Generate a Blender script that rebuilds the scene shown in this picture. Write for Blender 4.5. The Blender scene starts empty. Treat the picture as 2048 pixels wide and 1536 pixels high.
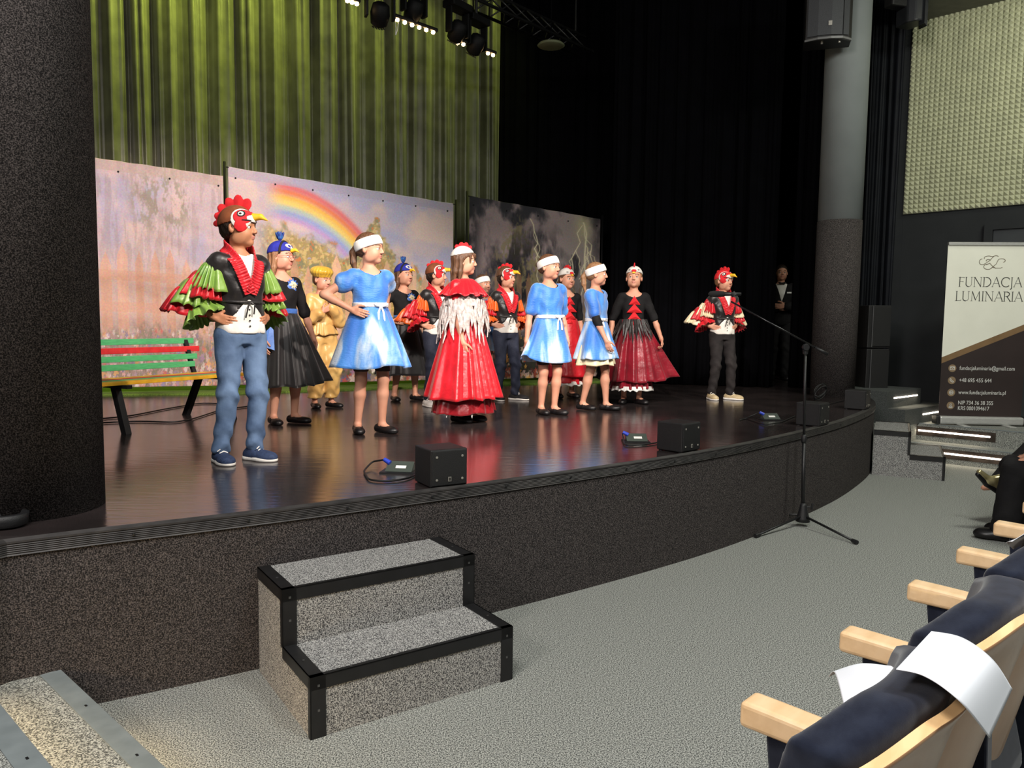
import bpy, bmesh, math
import numpy as np
from mathutils import Vector, Matrix
scene = bpy.context.scene
COL = scene.collection
PI = math.pi
rng = np.random.default_rng(7)

# ------------------------------------------------------------------ camera
EYE = 1.45; FPX = 1528.0; PITCH = math.radians(4.62); ROLL = math.radians(0.70)
cam_data = bpy.data.cameras.new('camera'); cam_data.sensor_width = 36.0
cam_data.lens = FPX / 2048 * 36.0; cam_data.clip_start = 0.05; cam_data.clip_end = 60
cam = bpy.data.objects.new('camera', cam_data); COL.objects.link(cam)
cam.matrix_world = Matrix.Translation((0, 0, EYE)) @ Matrix.Rotation(PI/2 - PITCH, 4, 'X') @ Matrix.Rotation(ROLL, 4, 'Z')
scene.camera = cam
vs = scene.view_settings
vs.view_transform = 'Standard'; vs.look = 'None'; vs.gamma = 1.0; vs.use_curve_mapping = False
vs.exposure = 0.0
# ------------------------------------------------------------------ world
w = bpy.data.worlds.new('world'); scene.world = w; w.use_nodes = True
w.node_tree.nodes['Background'].inputs[0].default_value = (0.6, 0.65, 0.75, 1)
w.node_tree.nodes['Background'].inputs[1].default_value = 0.012

ZS = 0.656                      # stage height
def _ray(px, py):
    x = px - 1024; y = py - 768; c, s = math.cos(ROLL), math.sin(ROLL)
    x, y = (c*x + s*y)/FPX, (-s*x + c*y)/FPX
    cp, sp = math.cos(PITCH), math.sin(PITCH)
    return np.array([x, cp - y*sp, -(y*cp) - sp])
def G(px, py, z=0.0):            # point of the horizontal plane z seen in that direction
    r = _ray(px, py); t = (z - EYE)/r[2]; return np.array([r[0]*t, r[1]*t, z])
def AT(px, py, Y):               # point at distance Y
    r = _ray(px, py); t = Y/r[1]; return np.array([r[0]*t, Y, EYE + r[2]*t])

# ------------------------------------------------------------------ lights
def aim(o, tgt):
    d = Vector(tgt) - o.location; o.rotation_euler = d.to_track_quat('-Z', 'Y').to_euler()
def area(name, loc, tgt, size, power, col):
    l = bpy.data.lights.new(name, 'AREA'); l.energy = power; l.color = col; l.size = size
    o = bpy.data.objects.new(name, l); COL.objects.link(o); o.location = loc; aim(o, tgt); return o
def spot(name, loc, tgt, deg, power, col, blend=0.5, radius=0.08):
    l = bpy.data.lights.new(name, 'SPOT'); l.energy = power; l.color = col
    l.spot_size = math.radians(deg); l.spot_blend = blend; l.shadow_soft_size = radius
    o = bpy.data.objects.new(name, l); COL.objects.link(o); o.location = loc; aim(o, tgt); return o
area('house_and_fill_light', (-0.6, 0.4, 5.1), (0.1, 1.8, 0), 0.9, 95, (1.0, 0.98, 0.95))
area('house_and_fill_light', (2.3, 0.6, 5.1), (2.0, 2.0, 0), 0.9, 135, (0.98, 1.0, 0.95))
area('house_and_fill_light', (4.4, 4.6, 5.1), (4.0, 6.0, 0), 0.9, 128, (0.98, 1.0, 0.88))
area('house_and_fill_light', (-1.3, 0.2, 5.1), (-1.9, 3.0, 1.6), 0.9, 80, (1.0, 0.95, 0.9))  # unseen fill light added to brighten the left column
area('house_and_fill_light', (-3.4, -2.6, 4.6), (-2.2, 3.0, 3.4), 0.9, 210, (1.0, 0.92, 0.87))  # another added fill, out of view behind the camera, lifting the left column
area('house_and_fill_light', (5.6, 7.0, 5.15), (6.2, 9.6, 3.0), 0.5, 24, (1.0, 1.0, 0.82))
spot('stage_key', (2.6, 1.2, 4.9), (-1.6, 6.6, 1.3), 44, 1850, (1.0, 0.86, 0.76), 0.5)
spot('stage_key', (-0.4, 0.9, 5.0), (0.4, 7.4, 1.3), 34, 1350, (1.0, 0.88, 0.80), 0.5)
spot('stage_key', (3.2, 1.9, 4.9), (1.9, 8.1, 1.3), 24, 820, (1.0, 0.88, 0.76), 0.6)
spot('stage_wash', (-0.2, 1.4, 5.0), (-3.4, 8.0, 1.8), 34, 1700, (1.0, 0.74, 0.74), 0.6)
for x0, y0, tx, ty, pw in ((-4.9, 8.75, -5.1, 9.25, 120), (-3.9, 9.1, -4.1, 9.6, 110), (-2.9, 9.45, -3.05, 10.0, 70), (-1.9, 9.85, -2.0, 10.35, 48), (-0.9, 10.3, -0.95, 10.8, 40)):
    spot('curtain_light', (x0+1.5, y0+0.25, 6.6), (tx-0.3, ty-0.1, 3.4), 75, pw*3.1, (0.80, 0.92, 0.17), 0.9, 0.04)

# ------------------------------------------------------------------ materials
def lin(c):
    return tuple(((v/255)/12.92 if v/255 <= 0.04045 else ((v/255 + 0.055)/1.055)**2.4) for v in c)
MATS = {}
def mat(name, c1, c2=None, scale=8, rough=0.6, metal=0.0, bump=0.0, bscale=None, spec=0.5, stretch=(1, 1, 1), sheen=0.0,
        emit=None, es=0.0, detail=4, lo=0.35, hi=0.65, coat=0.0, bdist=0.01):
    if name in MATS: return MATS[name]
    m = bpy.data.materials.new(name); m.use_nodes = True; nt = m.node_tree; N = nt.nodes; L = nt.links
    b = N['Principled BSDF']; b.inputs['Roughness'].default_value = rough; b.inputs['Metallic'].default_value = metal
    b.inputs['Specular IOR Level'].default_value = spec
    b.inputs['Sheen Weight'].default_value = sheen; b.inputs['Coat Weight'].default_value = coat
    tc = N.new('ShaderNodeTexCoord'); mp = N.new('ShaderNodeMapping'); mp.inputs['Scale'].default_value = stretch
    L.new(tc.outputs['Object'], mp.inputs['Vector'])
    nz = N.new('ShaderNodeTexNoise'); nz.inputs['Scale'].default_value = scale; nz.inputs['Detail'].default_value = detail
    L.new(mp.outputs[0], nz.inputs['Vector'])
    rp = N.new('ShaderNodeValToRGB'); rp.color_ramp.elements[0].position = lo; rp.color_ramp.elements[1].position = hi
    a = lin(c1); d = lin(c2) if c2 else tuple(v*0.82 for v in a)
    rp.color_ramp.elements[0].color = (*d, 1); rp.color_ramp.elements[1].color = (*a, 1)
    L.new(nz.outputs['Fac'], rp.inputs[0]); L.new(rp.outputs[0], b.inputs['Base Color'])
    if bump:
        nb = N.new('ShaderNodeTexNoise'); nb.inputs['Scale'].default_value = bscale or scale*2; nb.inputs['Detail'].default_value = 3
        L.new(mp.outputs[0], nb.inputs['Vector'])
        bp = N.new('ShaderNodeBump'); bp.inputs['Strength'].default_value = bump; bp.inputs['Distance'].default_value = bdist
        L.new(nb.outputs['Fac'], bp.inputs['Height']); L.new(bp.outputs[0], b.inputs['Normal'])
    if emit:
        b.inputs['Emission Color'].default_value = (*emit, 1); b.inputs['Emission Strength'].default_value = es
    MATS[name] = m; return m
def painted(name, rough=0.6):
    m = bpy.data.materials.new(name); m.use_nodes = True; N = m.node_tree.nodes; L = m.node_tree.links
    b = N['Principled BSDF']; b.inputs['Roughness'].default_value = rough; b.inputs['Specular IOR Level'].default_value = 0.3
    at = N.new('ShaderNodeAttribute'); at.attribute_name = 'paint'
    tc = N.new('ShaderNodeTexCoord'); nz = N.new('ShaderNodeTexNoise'); nz.inputs['Scale'].default_value = 60
    L.new(tc.outputs['Object'], nz.inputs['Vector'])
    mx = N.new('ShaderNodeMix'); mx.data_type = 'RGBA'; mx.blend_type = 'OVERLAY'; mx.inputs[0].default_value = 0.3
    L.new(at.outputs['Color'], mx.inputs[6]); L.new(nz.outputs['Color'], mx.inputs[7]); L.new(mx.outputs[2], b.inputs['Base Color'])
    return m
carpet = mat('grey_carpet', (178, 180, 174), (68, 70, 69), 200, 0.95, bump=0.10, bscale=300, spec=0.1, lo=0.40, hi=0.61, detail=3)
boxcarpet = mat('box_carpet', (186, 185, 182), (60, 60, 62), 230, 0.95, bump=0.15, bscale=240, spec=0.1, lo=0.40, hi=0.62, detail=3)
darkcarpet = mat('dark_carpet', (112, 105, 103), (34, 32, 32), 210, 0.95, bump=0.15, bscale=230, spec=0.1, lo=0.43, hi=0.72, detail=4)
blackmetal = mat('black_metal', (26, 26, 28), (20, 20, 21), 20, 0.45)
blackplastic = mat('black_plastic', (30, 30, 32), (22, 22, 24), 40, 0.5, bump=0.2, bscale=300)
nosing_m = mat('grey_nosing', (124, 132, 134), (112, 120, 122), 12, 0.6)
steel = mat('brushed_steel', (206, 206, 202), (186, 186, 184), 30, 0.4, metal=0.3, stretch=(1, 1, 12))
white_m = mat('white_cloth', (238, 236, 232), (222, 220, 216), 25, 0.8, bump=0.2)
ledm = mat('led_white', (255, 240, 225), emit=(1.0, 0.86, 0.72), es=9)
warmled = mat('led_warm', (255, 210, 140), emit=(1.0, 0.66, 0.30), es=22)

def stage_floor_mat():
    m = mat('stage_vinyl', (53, 46, 46), (41, 36, 36), 3, 0.27, spec=0.9)
    nt = m.node_tree; N = nt.nodes; L = nt.links; b = N['Principled BSDF']
    tc = N.new('ShaderNodeTexCoord'); mp = N.new('ShaderNodeMapping'); mp.inputs['Rotation'].default_value = (0, 0, 0.1)
    mp.inputs['Scale'].default_value = (3.0, 16.0, 1); L.new(tc.outputs['Object'], mp.inputs['Vector'])
    n1 = N.new('ShaderNodeTexNoise'); n1.inputs['Scale'].default_value = 1.6; n1.inputs['Detail'].default_value = 2
    L.new(mp.outputs[0], n1.inputs['Vector'])
    bp = N.new('ShaderNodeBump'); bp.inputs['Strength'].default_value = 0.35; bp.inputs['Distance'].default_value = 0.004
    L.new(n1.outputs['Fac'], bp.inputs['Height']); L.new(bp.outputs[0], b.inputs['Normal'])
    n2 = N.new('ShaderNodeTexNoise'); n2.inputs['Scale'].default_value = 2.2; n2.inputs['Detail'].default_value = 5
    L.new(tc.outputs['Object'], n2.inputs['Vector'])
    mr = N.new('ShaderNodeMapRange'); mr.inputs[3].default_value = 0.11; mr.inputs[4].default_value = 0.25
    L.new(n2.outputs['Fac'], mr.inputs[0]); L.new(mr.outputs[0], b.inputs['Roughness'])
    return m
stagevinyl = stage_floor_mat()

# ------------------------------------------------------------------ object helpers
def tag(o, label=None, cat=None, group=None, kind=None):
    if label: o['label'] = label
    if cat: o['category'] = cat
    if group: o['group'] = group
    if kind: o['kind'] = kind
    return o
def empty(name, loc=(0, 0, 0), rz=0.0, label=None, cat=None, group=None):
    o = bpy.data.objects.new(name, None); COL.objects.link(o); o.location = loc; o.rotation_euler = (0, 0, rz)
    o.empty_display_size = 0.1
    return tag(o, label, cat, group)
def mesh_obj(name, verts, faces, mats, parent=None, smooth=False, fm=None, loc=None):
    me = bpy.data.meshes.new(name)
    me.from_pydata([tuple(v) for v in verts] if not isinstance(verts, np.ndarray) else verts.tolist(), [], faces if isinstance(faces, list) else faces.tolist())
    if not isinstance(mats, (list, tuple)): mats = [mats]
    for m in mats: me.materials.append(m)
    if fm is not None: me.polygons.foreach_set('material_index', np.asarray(fm, dtype=np.int32))
    if smooth: me.polygons.foreach_set('use_smooth', np.ones(len(me.polygons), dtype=bool))
    me.update()
    o = bpy.data.objects.new(name, me); COL.objects.link(o)
    if parent: o.parent = parent
    if loc is not None: o.location = loc
    return o
class MB:
    """collects boxes, prisms, tubes, lathes into one mesh"""
    def __init__(s): s.v = []; s.f = []; s.m = []; s.pc = []
    def raw(s, v, f, mi=0):
        s.pc.append((len(s.v), len(s.f))); o = len(s.v); s.v += [tuple(float(c) for c in p) for p in v]; s.f += [tuple(i + o for i in q) for q in f]; s.m += [mi]*len(f); return s
    def box(s, lo, hi, M=None, mi=0):
        x0, y0, z0 = lo; x1, y1, z1 = hi
        v = [(x0,y0,z0),(x1,y0,z0),(x1,y1,z0),(x0,y1,z0),(x0,y0,z1),(x1,y0,z1),(x1,y1,z1),(x0,y1,z1)]
        if M is not None: v = [tuple(M @ Vector(p)) for p in v]
        return s.raw(v, [(0,3,2,1),(4,5,6,7),(0,1,5,4),(1,2,6,5),(2,3,7,6),(3,0,4,7)], mi)
    def prism(s, poly, z0, z1, M=None, mi=0):
        n = len(poly); v = [(p[0], p[1], z0) for p in poly] + [(p[0], p[1], z1) for p in poly]
        if M is not None: v = [tuple(M @ Vector(p)) for p in v]
        f = [tuple(range(n))[::-1], tuple(range(n, 2*n))] + [(i, (i+1) % n, n+(i+1) % n, n+i) for i in range(n)]
        return s.raw(v, f, mi)
    def tube(s, pts, r, n=10, mi=0, cap=True):
        pts = [Vector(p) for p in pts]; rs = r if isinstance(r, (list, tuple)) else [r]*len(pts)
        v = []; f = []
        up = None
        for i, p in enumerate(pts):
            d = (pts[min(i+1, len(pts)-1)] - pts[max(i-1, 0)]).normalized()
            if up is None: up = Vector((0, 0, 1)) if abs(d.z) < 0.9 else Vector((1, 0, 0))
            a = d.cross(up).normalized(); up = a.cross(d).normalized()
            for k in range(n):
                t = 2*PI*k/n; v.append(tuple(p + (a*math.cos(t) + up*math.sin(t))*rs[i]))
        for i in range(len(pts)-1):
            for k in range(n):
                f.append((i*n+k, (i+1)*n+k, (i+1)*n+(k+1) % n, i*n+(k+1) % n))
        if cap: f.append(tuple(range(n))); f.append(tuple(range((len(pts)-1)*n, len(pts)*n))[::-1])
        return s.raw(v, f, mi)
    def lathe(s, prof, c=(0, 0, 0), n=32, M=None, mi=0):
        v = []; f = []
        for (r, z) in prof:
            for k in range(n):
                t = 2*PI*k/n; v.append((c[0]+r*math.cos(t), c[1]+r*math.sin(t), c[2]+z))
        if M is not None: v = [tuple(M @ Vector(p)) for p in v]
        for i in range(len(prof)-1):
            for k in range(n): f.append((i*n+k, i*n+(k+1) % n, (i+1)*n+(k+1) % n, (i+1)*n+k))
        f.append(tuple(range(n))[::-1]); f.append(tuple(range((len(prof)-1)*n, len(prof)*n)))
        return s.raw(v, f, mi)
    def build_each(s, name, mats, parent=None):
        ends = s.pc[1:] + [(len(s.v), len(s.f))]
        for (v0, f0), (v1, f1) in zip(s.pc, ends):
            mesh_obj(name, s.v[v0:v1], [tuple(i-v0 for i in q) for q in s.f[f0:f1]], mats, parent)
    def build(s, name, mats, parent=None, smooth=False, bevel=0.0, loc=None):
        o = mesh_obj(name, s.v, s.f, mats, parent, False, s.m, loc)
        if bevel:
            b = o.modifiers.new('bevel', 'BEVEL'); b.width = bevel; b.segments = 2; b.limit_method = 'ANGLE'
        if smooth:
            for p in o.data.polygons: p.use_smooth = len(p.vertices) == 4
        return o
def frame(o, u, n):      # local axes: x along u, y along n, z up
    return Matrix(((u[0], n[0], 0, o[0]), (u[1], n[1], 0, o[1]), (0, 0, 1, o[2]), (0, 0, 0, 1)))
def unit(a): a = np.asarray(a, float); return a/np.linalg.norm(a)
def perp(u): return np.array([-u[1], u[0]])

# ================================================================== SETTING
floor = MB().box((-8, -6, -0.1), (10, 12, 0)).build('floor', carpet); tag(floor, kind='structure')
ceiling_m = mat('ceiling_black', (16, 16, 17), (12, 12, 13), 5, 0.9)
ceil = MB().box((-9, -6, 7.0), (11, 15.5, 7.2)).build('ceiling', ceiling_m); tag(ceil, kind='structure')
wall_dark = mat('wall_charcoal', (34, 37, 40), (29, 32, 35), 4, 0.8)
tag(MB().box((-9, 15, 0), (11, 15.3, 7.0)).build('wall_back', wall_dark), kind='structure')
tag(MB().box((-9, -6, 0), (-8.7, 15, 7.0)).build('wall_left', wall_dark), kind='structure')
tag(MB().box((-9, -6.3, 0), (11, -6, 7.0)).build('wall_rear', wall_dark), kind='structure')

# stage platform
front = [G(193.7,1408)[:2], G(517,1340)[:2], G(991,1225)[:2], G(1200,1170.5)[:2], G(1400,1113)[:2], G(1507,1075)[:2], G(1614.8,1029)[:2], G(1682,996.3)[:2], G(1743,949.4)[:2], np.array([3.86, 8.05]), np.array([4.02, 8.6])]
kink = np.array([-1.765, 2.62]); far = G(0, 1090, ZS)[:2]; far = kink + (far - kink)*8
u0 = front[0] + 0
front = [far, kink] + front
# smooth the front line a little
def resample(P, n):
    P = np.array(P); s = np.r_[0, np.cumsum(np.linalg.norm(np.diff(P, axis=0), axis=1))]
    t = np.linspace(0, s[-1], n); return np.stack([np.interp(t, s, P[:, i]) for i in (0, 1)], 1)
fr = resample(front[2:], 60)
for _ in range(12): fr[1:-1] = 0.25*fr[:-2] + 0.5*fr[1:-1] + 0.25*fr[2:]
FR = np.vstack([[front[0]], [front[1]], fr])
poly = [tuple(p) for p in FR] + [(4.4, 9.6), (5.2, 14.9), (-8.6, 14.9), (-8.6, float(FR[0][1]))]
st = MB().prism(poly, 0.0, ZS)
st.m = [0 if i != 1 else 1 for i in range(len(st.m))]
stage = st.build('stage_platform', [darkcarpet, stagevinyl]); tag(stage, kind='structure')
# ribbed nosing along the stage edge
nt = MB()
ribm = mat('ribbed_aluminium', (66, 63, 62), (46, 44, 44), 14, 0.5, metal=0.3)
def offset(P, d):
    P = np.array(P); T = np.gradient(P, axis=0); T /= np.linalg.norm(T, axis=1)[:, None]
    return P + np.stack([T[:, 1], -T[:, 0]], 1)*d
def strip(prof, P, mb, mi=0):
    rings = []
    for (d, z) in prof: rings.append(np.c_[offset(P, d), np.full(len(P), z)])
    R = np.stack(rings, 1); n, k = R.shape[:2]
    f = [(i*k+j, i*k+(j+1) % k, (i+1)*k+(j+1) % k, (i+1)*k+j) for i in range(n-1) for j in range(k)]
    f += [tuple(range(k))[::-1], tuple(range((n-1)*k, n*k))]
    mb.raw(R.reshape(-1, 3), f, mi)
prof = [(-0.05, ZS-0.002), (-0.05, ZS+0.004)]
for i in range(5): prof += [(-0.045+i*0.01, ZS+0.006), (-0.041+i*0.01, ZS+0.003)]
prof += [(0.008, ZS+0.006)]
for i in range(6): prof += [(0.009, ZS-0.001-i*0.007), (0.005, ZS-0.004-i*0.007)]
prof += [(0.009, ZS-0.045), (0.002, ZS-0.045), (0.002, ZS-0.002)]
strip(prof, FR, nt)
trim = nt.build('trim_1', ribm); tag(trim, kind='structure')
sc = MB()
for i in range(3, len(FR)-1, 3):
    for dd, zz, nn in ((0.009, ZS-0.022, 1),):
        p = offset(FR, dd)[i]; T = unit(FR[i+1]-FR[i-1]); o = np.array([T[1], -T[0]])
        M = Matrix.Translation((p[0], p[1], zz)) @ Vector((o[0], o[1], 0)).to_track_quat('Z', 'Y').to_matrix().to_4x4()
        sc.lathe([(0.006, 0), (0.006, 0.002), (0.003, 0.003)], n=10, M=M)
sc.build_each('screw', blackmetal, trim)

# columns
def column(name, c, r, zsplit, upper, n=48):
    e = MB(); e.lathe([(r, ZS), (r, zsplit)], (c[0], c[1], 0), n)
    o = e.build(name, darkcarpet, smooth=True); tag(o, kind='structure')
    if zsplit < 6:
        q = MB().lathe([(r-0.006, zsplit), (r-0.006, 7.0)], (c[0], c[1], 0), n).build('column_shaft', upper, o, smooth=True)
    return o
greypaint = mat('grey_paint', (128, 134, 134), (122, 128, 128), 3, 0.7)
column('column_left', (-1.995, 3.135), 0.27, 7.0, greypaint)
column('column_right', (3.69, 8.78), 0.24, AT(1680, 441, 8.7)[2], greypaint)

# right wall with foam pyramids
A = np.array(AT(1804, 430, 10.0)[:2]); Bv = unit(np.array(AT(2048, 408, 9.05)[:2]) - A)
nW = -perp(Bv); nW = np.array([-Bv[1], Bv[0]]); nW = -nW if nW[1] > 0 else nW      # towards the hall
if nW @ (np.array([0, 0]) - A) < 0: nW = -nW
Mw = frame((A[0], A[1], 0), Bv, -nW)
zb = 2.90
tag(MB().box((-1.2, 0.06, 0), (6, 0.3, 7.0), Mw).build('wall_right', wall_dark), kind='structure')
pm = mat('foam_grey_green', (196, 198, 168), (184, 186, 158), 6, 0.9)
pt = 0.0585; v = []; f = []
nx, nz = 62, 45
for i in range(nx):
    for j in range(nz):
        x = i*pt; z = zb + j*pt; o = len(v)
        v += [(x, 0.03, z), (x+pt, 0.03, z), (x+pt, 0.03, z+pt), (x, 0.03, z+pt), (x+pt/2, -0.005, z+pt/2)]
        f += [(o, o+1, o+4), (o+1, o+2, o+4), (o+2, o+3, o+4), (o+3, o, o+4)]
o = len(v); v += [(0, 0.03, zb), (nx*pt, 0.03, zb), (nx*pt, 0.03, zb+nz*pt), (0, 0.03, zb+nz*pt), (0, 0.06, zb), (nx*pt, 0.06, zb), (nx*pt, 0.06, zb+nz*pt), (0, 0.06, zb+nz*pt)]
f += [(o, o+4, o+5, o+1), (o, o+3, o+7, o+4)]
v = [tuple(Mw @ Vector(p)) for p in v]
tag(mesh_obj('acoustic_panel', v, f, pm), 'pale grey-green foam panel of small pyramids high on the right wall', 'acoustic panel')
# door in the right wall
dm = mat('door_charcoal', (52, 56, 60), (46, 50, 54), 3, 0.6)
dx = (np.linalg.inv(np.array([[Bv[0], -_ray(1978, 600)[0]], [Bv[1], -_ray(1978, 600)[1]]])) @ (-A))[0]
d1 = MB().box((dx, 0.0, 0.37), (dx+1.5, 0.05, 2.62), Mw).build('door_1', dm, bevel=0.005); tag(d1, kind='structure')
MB().box((dx-0.09, -0.03, 0.37), (dx, 0.06, 2.72), Mw).box((dx+1.5, -0.03, 0.37), (dx+1.59, 0.06, 2.72), Mw).box((dx, -0.03, 2.62), (dx+1.5, 0.06, 2.72), Mw).build('door_frame', wall_dark, d1)
MB().box((dx+0.25, -0.07, 1.30), (dx+1.4, -0.035, 1.34), Mw).build('push_bar', mat('red_bar', (150, 30, 34), rough=0.4), d1)

# ceiling ledge above the panel
tag(MB().box((0.1, -1.1, 5.28), (6, 0.1, 5.5), Mw).build('trim_2', mat('ledge_grey', (120, 120, 112), rough=0.8)), kind='structure')

# stairs: left aisle (treads run from the stage front to the camera side)
dS = unit(G(325,1536,.157)[:2] - G(118,1341,.157)[:2]); nS = np.array([-dS[1], dS[0]])
if nS[1] < 0: nS = -nS                                           # nS points down the steps
c0 = G(118, 1341, 0.157)[:2]
def tread(i, length=2.0, back=0.55):
    z = 0.157*i; o = c0 - nS*0.305*(i-1) - dS*(0.0 if i == 1 else 0.02)
    M = frame((o[0], o[1], 0), dS, nS)
    Mn = M
    s0 = 0.0 if i == 1 else -0.45
    return M, z, s0
LM, z1, _ = tread(1)
tread1 = MB().prism([(-0.30, -0.305), (0.02, 0), (2.0, 0), (2.0, -2.6), (-1.6, -2.6), (-1.6, -0.55)], 0.0, 0.157, LM)
lp = MB()
fl = [np.array(p) for p in (kink + (far-kink)*0.6, kink, FR[2], c0)]
lp.prism([tuple(c0), tuple(c0 + dS*2.0), tuple(c0 + dS*2.0 - nS*2.6), tuple(c0 - dS*1.8 - nS*2.6), tuple(fl[0]), tuple(kink)], 0.0, 0.157)
lowstep = lp.build('stair_tread', carpet); tag(lowstep, kind='structure')
def nos(M, L0, L1, z, parent):
    MB().box((L0, -0.062, z-0.004), (L1, 0.004, z+0.004), M).box((L0, 0.0, z-0.03), (L1, 0.005, z+0.003), M).build('stair_nosing', nosing_m, parent)
    s_ = MB()
    x = L0+0.35
    while x < L1: s_.box((x, -0.03, z+0.004), (x+0.012, -0.024, z+0.006), M); x += 0.42
    s_.build_each('screw', blackmetal, parent)
M1 = frame((c0[0], c0[1], 0), dS, nS)
nos(M1, 0.0, 2.0, 0.157, lowstep)
up = MB().prism([(-0.33, -0.303), (2.0, -0.303), (2.0, -2.6), (-1.5, -2.6), (-0.95, -0.9)], 0.157, 0.314, M1)
upstep = up.build('stair_tread', carpet); tag(upstep, kind='structure')
M2 = frame((*(c0 - nS*0.303), 0), dS, nS)
nos(M2, -0.33, 2.0, 0.314, upstep)
for M, z, a in ((M1, 0.157, 0.30), (M2, 0.314, 0.10)):
    MB().box((a, 0.004, z-0.045), (2.0, 0.012, z-0.035), M).build('led_strip', warmled, lowstep)
    p = M @ Vector((a+0.85, 0.03, z-0.05)); q = M @ Vector((a+0.85, 0.20, z-0.157))
    l = bpy.data.lights.new('step_glow', 'AREA'); l.shape = 'RECTANGLE'; l.size = 1.5; l.size_y = 0.02; l.energy = 0.9; l.color = (1.0, 0.80, 0.48)
    lo = bpy.data.objects.new('step_glow', l); COL.objects.link(lo); lo.location = p
    zax = (p - q).normalized(); xax = Vector((dS[0], dS[1], 0)); yax = zax.cross(xax)
    lo.matrix_world = Matrix.Translation(p) @ Matrix((xax, yax, zax)).transposed().to_4x4()

# right stairs with light strips up to the landing
nr = np.array([0.676, 0.737]); rd = np.array([0.737, -0.676])
pr0 = G(1900, 928)[:2]
Mr = frame((pr0[0], pr0[1], 0), rd, nr)
rs = MB().box((-1.6, 0, 0), (3.2, 3.2, 0.185), Mr).box((-1.6, -0.12, 0), (-0.42, 0, 0.185), Mr)
rs1 = rs.build('stair_tread', carpet); tag(rs1, kind='structure')
rs2 = MB().box((-1.6, 0.30, 0.185), (3.2, 3.2, 0.37), Mr).box((-1.6, -0.12, 0.185), (-0.42, 0.30, 0.37), Mr).build('stair_landing', carpet); tag(rs2, kind='structure')
brass = mat('brown_riser', (92, 80, 72), (60, 52, 46), 9, 0.35, metal=0.4)
for k, (yy, zz, par) in enumerate(((0, 0.185, rs1), (0.30, 0.37, rs2))):
    MB().box(((-0.42, -0.42)[k], yy-0.006, zz-0.13), (0.55-0.2*k, yy, zz-0.03), Mr).build('riser_panel', brass, par)
    MB().box(((-0.40, -0.40)[k], yy-0.012, zz-0.085), (0.5-0.2*k, yy-0.005, zz-0.068), Mr).build('led_strip', ledm, par)
    MB().box((-0.42, yy-0.004, zz-0.002), (3.2, yy+0.045, zz+0.004), Mr).build('stair_nosing', nosing_m, par)
# two small steps from the landing up to the stage
uR = unit((0.76, 0.65)); nR = np.array([-uR[1], uR[0]])
P0 = np.array([4.30, 8.30])
Mu = frame((P0[0], P0[1], 0), uR, nR)
us = MB().prism([(0, 0), (1.25, 0), (1.25, 1.0), (0, 1.0)], 0.37, 0.545, Mu)
stepu = us.build('stair_upper', mat('dark_grey_carpet', (92, 96, 94), (46, 49, 49), 180, 0.95, bump=0.4)); tag(stepu, kind='structure')
up2 = MB().box((0.0, 0.20, 0.545), (0.90, 1.0, 0.73), Mu).build('stair_upper', MATS['dark_grey_carpet']); tag(up2, kind='structure')
MB().box((0.17, 0.193, 0.645), (0.80, 0.2, 0.659), Mu).build('led_strip', ledm, up2)
MB().box((0.47, -0.007, 0.46), (1.05, 0.0, 0.474), Mu).build('led_strip', ledm, stepu)
def glow(M, p, q, L, e, c):
    p = M @ Vector(p); q = M @ Vector(q)
    l = bpy.data.lights.new('step_glow', 'AREA'); l.shape = 'RECTANGLE'; l.size = L; l.size_y = 0.015; l.energy = e; l.color = c
    lo = bpy.data.objects.new('step_glow', l); COL.objects.link(lo)
    z = (p-q).normalized(); x = (M.to_3x3() @ Vector((1, 0, 0))).normalized(); y = z.cross(x)
    lo.matrix_world = Matrix.Translation(p) @ Matrix((x, y, z)).transposed().to_4x4()
glow(Mr, (-0.35, -0.02, 0.11), (-0.35, -0.20, 0.0), 1.6, 1.3, (1.0, 0.85, 0.6))
glow(Mr, (-0.45, 0.28, 0.295), (-0.45, 0.12, 0.185), 1.4, 1.0, (1.0, 0.85, 0.6))
glow(Mu, (0.5, 0.17, 0.65), (0.52, 0.05, 0.545), 0.6, 0.7, (1.0, 0.85, 0.6))
glow(Mu, (0.75, -0.02, 0.46), (0.77, -0.2, 0.37), 0.55, 0.4, (1.0, 0.85, 0.6))
# raised tier behind the seat row
tq0 = G(1992, 1536, 0.157)[:2]; tq1 = G(2048, 1455, 0.157)[:2]; td = unit(tq1 - tq0); tn = np.array([td[1], -td[0]])
Mt = frame((tq0[0], tq0[1], 0), td, tn)
tier = MB().box((-1.0, 0, 0), (5.5, 1.4, 0.157), Mt).build('stair_tier', carpet); tag(tier, kind='structure')
MB().box((-1.0, -0.004, 0.135), (5.5, 0.07, 0.162), Mt).build('stair_nosing', nosing_m, tier)
MB().box((-1.0, -0.008, 0.0), (5.5, -0.002, 0.135), Mt).build('riser_panel', blackmetal, tier)

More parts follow.
